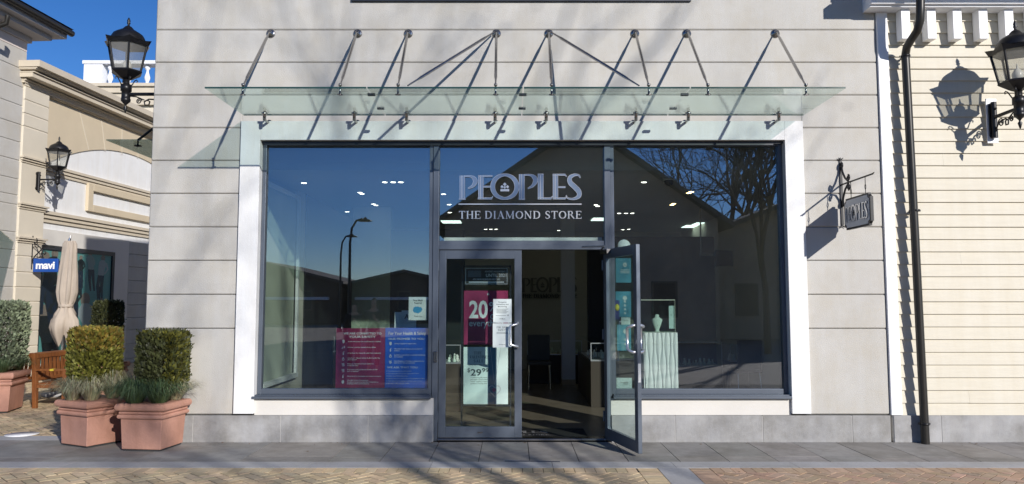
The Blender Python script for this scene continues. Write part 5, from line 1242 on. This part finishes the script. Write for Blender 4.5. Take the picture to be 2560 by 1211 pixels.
for i, (c0, c1, yy) in enumerate((((1742,557),(1830,551),.5), ((1690,575),(1790,569),.5), ((1830,576),(1890,569),.5), ((1102,552),(1150,552),.5), ((1440,590),(1468,588),.5))):  # right-window panels glow in place of reflected light streaks, not real fittings
    p = G(*c0, CZ-.004); q = G(*c1, CZ-.004)
    if p.y > IYB-.7: p.y = q.y = IYB-1.2-.5*i
    o = rb(p.x, q.x, p.y, p.y+.5, CZ-.012, CZ-.001).build('glow_panel', M['panelw']); tag(o, ('long glowing panel standing in for a reflected light streak behind the right window','glowing panel standing in for a reflected light streak left of the long panel','glowing panel standing in for a reflected light streak near the right frame','flat ceiling panel light over the doorway, left side','short flat ceiling panel light over the doorway, right side')[i], 'ceiling light', 'ceiling panel lights')
p = G(1672, 446, CZ-.004); sc_o = thing('security_camera', 'dark dome camera on the ceiling behind the right window', 'security camera', (p.x, p.y, CZ-.004))
MB().lathe([(.085,0),(.085,-.03),(.07,-.035),(.0,-.035)], (0,0,0), 20).build('mount', M['signgrey'], sc_o); MB().lathe([(.065,-.035),(.06,-.07),(.04,-.095),(.0,-.105)], (0,0,0), 20).build('dome', M['indark'], sc_o)

# ------------------------------------------------------------------ BEHIND THE CAMERA (seen in the glass, and casting the branch shadows)
def tree(loc, H, seed, label, spread=1.0, depth=7, leaves=0, r0=.20, trunk=.35, thin=1.0, xlim=99):
    rnd = random.Random(seed); t = thing('bare_tree', label, 'tree', loc, 0, 'bare trees across the plaza')
    tr = MB(); cr = MB(); tips = []
    def grow(p, d, L, r, k):
        mb = tr if k <= 1 else cr; pts = [p]; q = p.copy(); dd = d.copy(); n = 3
        for i in range(n):
            dd = (dd + Vector((rnd.uniform(-1,1), rnd.uniform(-1,1), rnd.uniform(-.5,.9)))*.16).normalized(); q = q + dd*L/n; pts.append(q.copy())
        mb.tube(pts, [r*(1-.35*i/n) for i in range(n+1)], 6 if k < 3 else 4, caps=False)
        if k >= depth or (q.x > xlim and k > 1) or (xlim < 99 and q.z > 15.2): tips.append(q); return
        m = 3 if (k < 3 or rnd.random() < .35) else 2
        for i in range(m):
            az_ = rnd.random()*6.28 + i*2.1; tilt_ = rnd.uniform(.35,.85)*spread
            s1 = dd.cross(Vector((math.cos(az_), math.sin(az_), .3))).normalized()
            nd = (dd*math.cos(tilt_) + s1*math.sin(tilt_)).normalized(); nd.z = max(nd.z, -.05)
            st0 = pts[-1] if i < 2 else pts[-2]
            grow(st0, nd, L*rnd.uniform(.68,.86), r*.62*thin, k+1)
    grow(Vector((0,0,0)), Vector((0,0,1)), H*trunk, r0, 0)
    tr.build('trunk', M['bark'], t)
    for i in range(leaves):
        c = rnd.choice(tips) + Vector((rnd.uniform(-1,1), rnd.uniform(-1,1), rnd.uniform(-1,1)))*.3
        a = Vector((rnd.uniform(-1,1), rnd.uniform(-1,1), rnd.uniform(-1,1))).normalized()*.055; b_ = a.cross(Vector((rnd.uniform(-1,1),.3,1))).normalized()*.035
        cr.add([c-a, c+b_, c+a, c-b_], [(0,1,2,3)], 1)
    cr.build('crown', [M['bark'], M['leafdry']], t)
    return t
tree((8.0,-15,-.01), 8.6, 11, 'bare plaza tree nearest the store behind the viewer', depth=6, leaves=300, spread=.66, r0=.12, thin=.95)
tree((12.0,-22.6,-.01), 14.5, 23, 'tall bare tree standing right of the viewer across the plaza', depth=8, leaves=1500, spread=.8, r0=.17, thin=.93, xlim=1.6)
tree((13.6,-40,-.01), 15, 5, 'bare tree behind the gabled house opposite', depth=7, leaves=6500, r0=.32, spread=.85)
tree((19.0,-42,-.01), 15, 8, 'second bare tree rising behind the houses opposite', depth=7, leaves=6500, r0=.3)
tree((10.0,-44,-.01), 13, 15, 'slender bare tree beside the gabled house opposite', depth=7, leaves=1500, r0=.22)
def house(x0, x1, ya, yb, ez, rz_, label, ov=.5):
    WM = M['housew'] if rz_ > 6 else M['bark']; RM = M['roof']
    t = thing('house', label, 'building', ((x0+x1)/2, ya, 0)); hw = (x1-x0)/2; D_ = yb-ya
    rb(-hw, hw, 0, D_, 0, ez).build('wall', WM, t)
    MB().prism([(-hw, ez+.001), (hw, ez+.001), (0, rz_-.25)], 'y', .01, D_-.01).build('gable_wall', WM, t)
    for s_ in (-1, 1):
        k = (rz_-ez)/hw
        MB().prism([(0, rz_-.2), (0, rz_), (s_*(hw+ov), ez-k*ov+.0), (s_*(hw+ov), ez-k*ov-.2)], 'y', -ov, D_+ov).build('roof', RM, t)
    if rz_ < 5.5: rb(-hw*.9, hw*.9, D_+.07, D_+.4, 1.75, 1.95).build('awning_band', M['whitetrim'], t)
    for i in range(3):
        xx = -hw*.6 + i*hw*.6
        f = rb(xx-.5, xx+.5, D_+.001, D_+.05, 1.0, 2.4).build('window', M['roof'], t)
        rb(xx-.42, xx+.42, D_+.051, D_+.06, 1.08, 2.32).build('pane', M['indark'], f)
    return t
house(-2.6, 8.0, -32, -20.5, 5.0, 8.7, 'gabled brown house opposite the store, behind the viewer')
house(8.4, 17, -34, -24, 4.6, 6.3, 'lower brown house to the right of the gabled house opposite')
house(-12, -4, -60, -48, 3.1, 4.0, 'low dark roofed house far behind the viewer')
house(-24, -12.5, -58, -46, 3.2, 4.6, 'wide low roofed house farther left behind the viewer')
house(-4, 6, -66, -50, 3.8, 5.2, 'dark roofed house beyond the gabled house opposite')
def street_lamp(loc, H, label):
    t = thing('street_lamp', label, 'street lamp', loc, 0, 'curved street lamps across the plaza')
    MB().tube([(0,0,0),(0,0,H*.8),(.06,0,H*.92),(.25,0,H*.985),(.5,0,H)], [.07,.05,.045,.04,.035], 10).build('pole', M['pipe'], t)
    MB().lathe([(0,.1),(.05,.09),(.09,.03),(.3,-.04),(.28,-.07),(0,-.09)], (.6,0,H-.04), 16).build('lamp_head', M['pipe'], t)
    MB().lathe([(0,0),(.16,0),(.12,.3),(0,.3)], (0,0,0), 12).build('base', M['pipe'], t)
street_lamp((-6.6,-22,-.005), 5.0, 'taller curved street lamp reflected in the left window')
street_lamp((-9.2,-32,-.005), 5.2, 'farther curved street lamp reflected in the left window')

# two people beside the viewer, seen as reflections in the left window
def skinmesh(name, verts, edges, m, parent, sub=2):
    me = bpy.data.meshes.new(name); me.from_pydata([v[:3] for v in verts], edges, []); me.materials.append(m)
    o = bpy.data.objects.new(name, me); COL.objects.link(o); o.parent = parent
    o.modifiers.new('skin', 'SKIN'); sv = me.skin_vertices[0].data
    for i, v in enumerate(verts): sv[i].radius = (v[3], v[4] if len(v) > 4 else v[3])
    sv[0].use_root = True
    s_ = o.modifiers.new('sub', 'SUBSURF'); s_.levels = sub; s_.render_levels = sub
    return o
def person(loc, H, label, long_hair, m_top):
    t = thing('person', label, 'person', loc, 0); k = H/1.75
    V = [(0,0,.95,.14,.10),(0,0,1.12,.13,.09),(0,.0,1.3,.16,.10),(0,0,1.44,.10,.08),(0,0,1.52,.055),(0,.01,1.60,.075,.085),(0,.005,1.69,.075,.09),(0,0,1.74,.04,.05)]
    E_ = [(0,1),(1,2),(2,3),(3,4),(4,5),(5,6),(6,7)]
    def ch(start, pts):
        a = start
        for p in pts: V.append(p); E_.append((a, len(V)-1)); a = len(V)-1
        return a
    V.append((0,.09,1.62,.014)); E_.append((5, len(V)-1))
    for s_ in (-1, 1):
        ch(0, [(s_*.09,0,.88,.085),(s_*.10,.01,.5,.058),(s_*.10,0,.1,.04),(s_*.11,.13,.03,.035)])
        bent = (s_ > 0)
        w__ = ch(3, [(s_*.18,0,1.42,.055),(s_*.23,.0,1.15,.042)] + ([(s_*.15,.25,1.2,.032),(s_*.08,.32,1.28,.03,.018)] if bent else [(s_*.24,.06,.90,.03),(s_*.24,.08,.80,.03,.018)]))
        bx_, by_, bz_ = V[w__][:3]; dv = Vector((-s_*.2,.3,.9)) if bent else Vector((0,.15,-1)); dv.normalize()
        sd = Vector((0,1,0)) if not bent else Vector((1,0,0))
        for f in range(4):
            L = (.065,.075,.072,.058)[f]; of = sd*(f-1.5)*.018; p1 = Vector((bx_,by_,bz_)) + of + dv*.04; p2 = p1 + dv*L*.55; p3 = p2 + (dv+Vector((-s_*.4,0,0))).normalized()*L*.5
            ch(w__, [(*p1,.009),(*p2,.008),(*p3,.007)])
        p1 = Vector((bx_,by_,bz_)) + sd*(-.035); ch(w__, [(*p1,.010),(*(p1+dv*.035-sd*.012),.009)])
    V = [tuple(c*k for c in v) for v in V]
    skinmesh('body', V, E_, M['skin'], t)
    jk = [(0,0,.86,.17,.13),(0,0,1.12,.155,.115),(0,0,1.3,.19,.125),(0,0,1.43,.13,.10),(0,0,1.49,.075)]; je = [(0,1),(1,2),(2,3),(3,4)]
    for s_ in (-1, 1):
        n0 = len(jk); jk += [(s_*.18,0,1.42,.075),(s_*.235,0,1.15,.06)] + ([(s_*.16,.22,1.2,.048)] if s_ > 0 else [(s_*.24,.05,.93,.045)]); je += [(3,n0),(n0,n0+1),(n0+1,n0+2)]
    skinmesh('jacket', [tuple(c*k for c in v) for v in jk], je, m_top, t)
    tr_ = [(0,0,.92,.15,.115)]; te = []
    for s_ in (-1,1): n0 = len(tr_); tr_ += [(s_*.09,0,.82,.10),(s_*.10,.01,.5,.075),(s_*.10,0,.1,.06)]; te += [(0,n0),(n0,n0+1),(n0+1,n0+2)]
    skinmesh('trousers', [tuple(c*k for c in v) for v in tr_], te, M['denim'], t)
    hr = [(0,-.025,1.66,.09,.10),(0,-.02,1.74,.06,.07)] ; he = [(0,1)]
    if long_hair: hr += [(0,-.06,1.55,.10,.06),(0,-.07,1.38,.10,.05)]; he += [(0,2),(2,3)]
    else: hr += [(.02,.02,1.77,.03,.03)]; he += [(1,2)]
    skinmesh('hair', [tuple(c*k for c in v) for v in hr], he, M['hair'], t)
    mb = MB()
    for s_ in (-1,1): mb.lathe([(0,-.008),(.009,-.004),(.009,.004),(0,.008)], (s_*.032*k,.088*k,1.645*k), 10)
    mb.build('eyes', M['printd'], t)
    MB().tube([(-.022*k,.083*k,1.575*k),(0,.089*k,1.572*k),(.022*k,.083*k,1.575*k)], .005, 6).build('mouth', M['crimson'], t)
    return t
p1_ = person((-3.28,-9.1,-.005), 1.68, 'dark-haired person in a dark jacket reflected in the left window, taller one', False, M['cloth'])
p2_ = person((-3.72,-9.0,-.005), 1.58, 'shorter long-haired person in black reflected in the left window', True, M['cloth'])
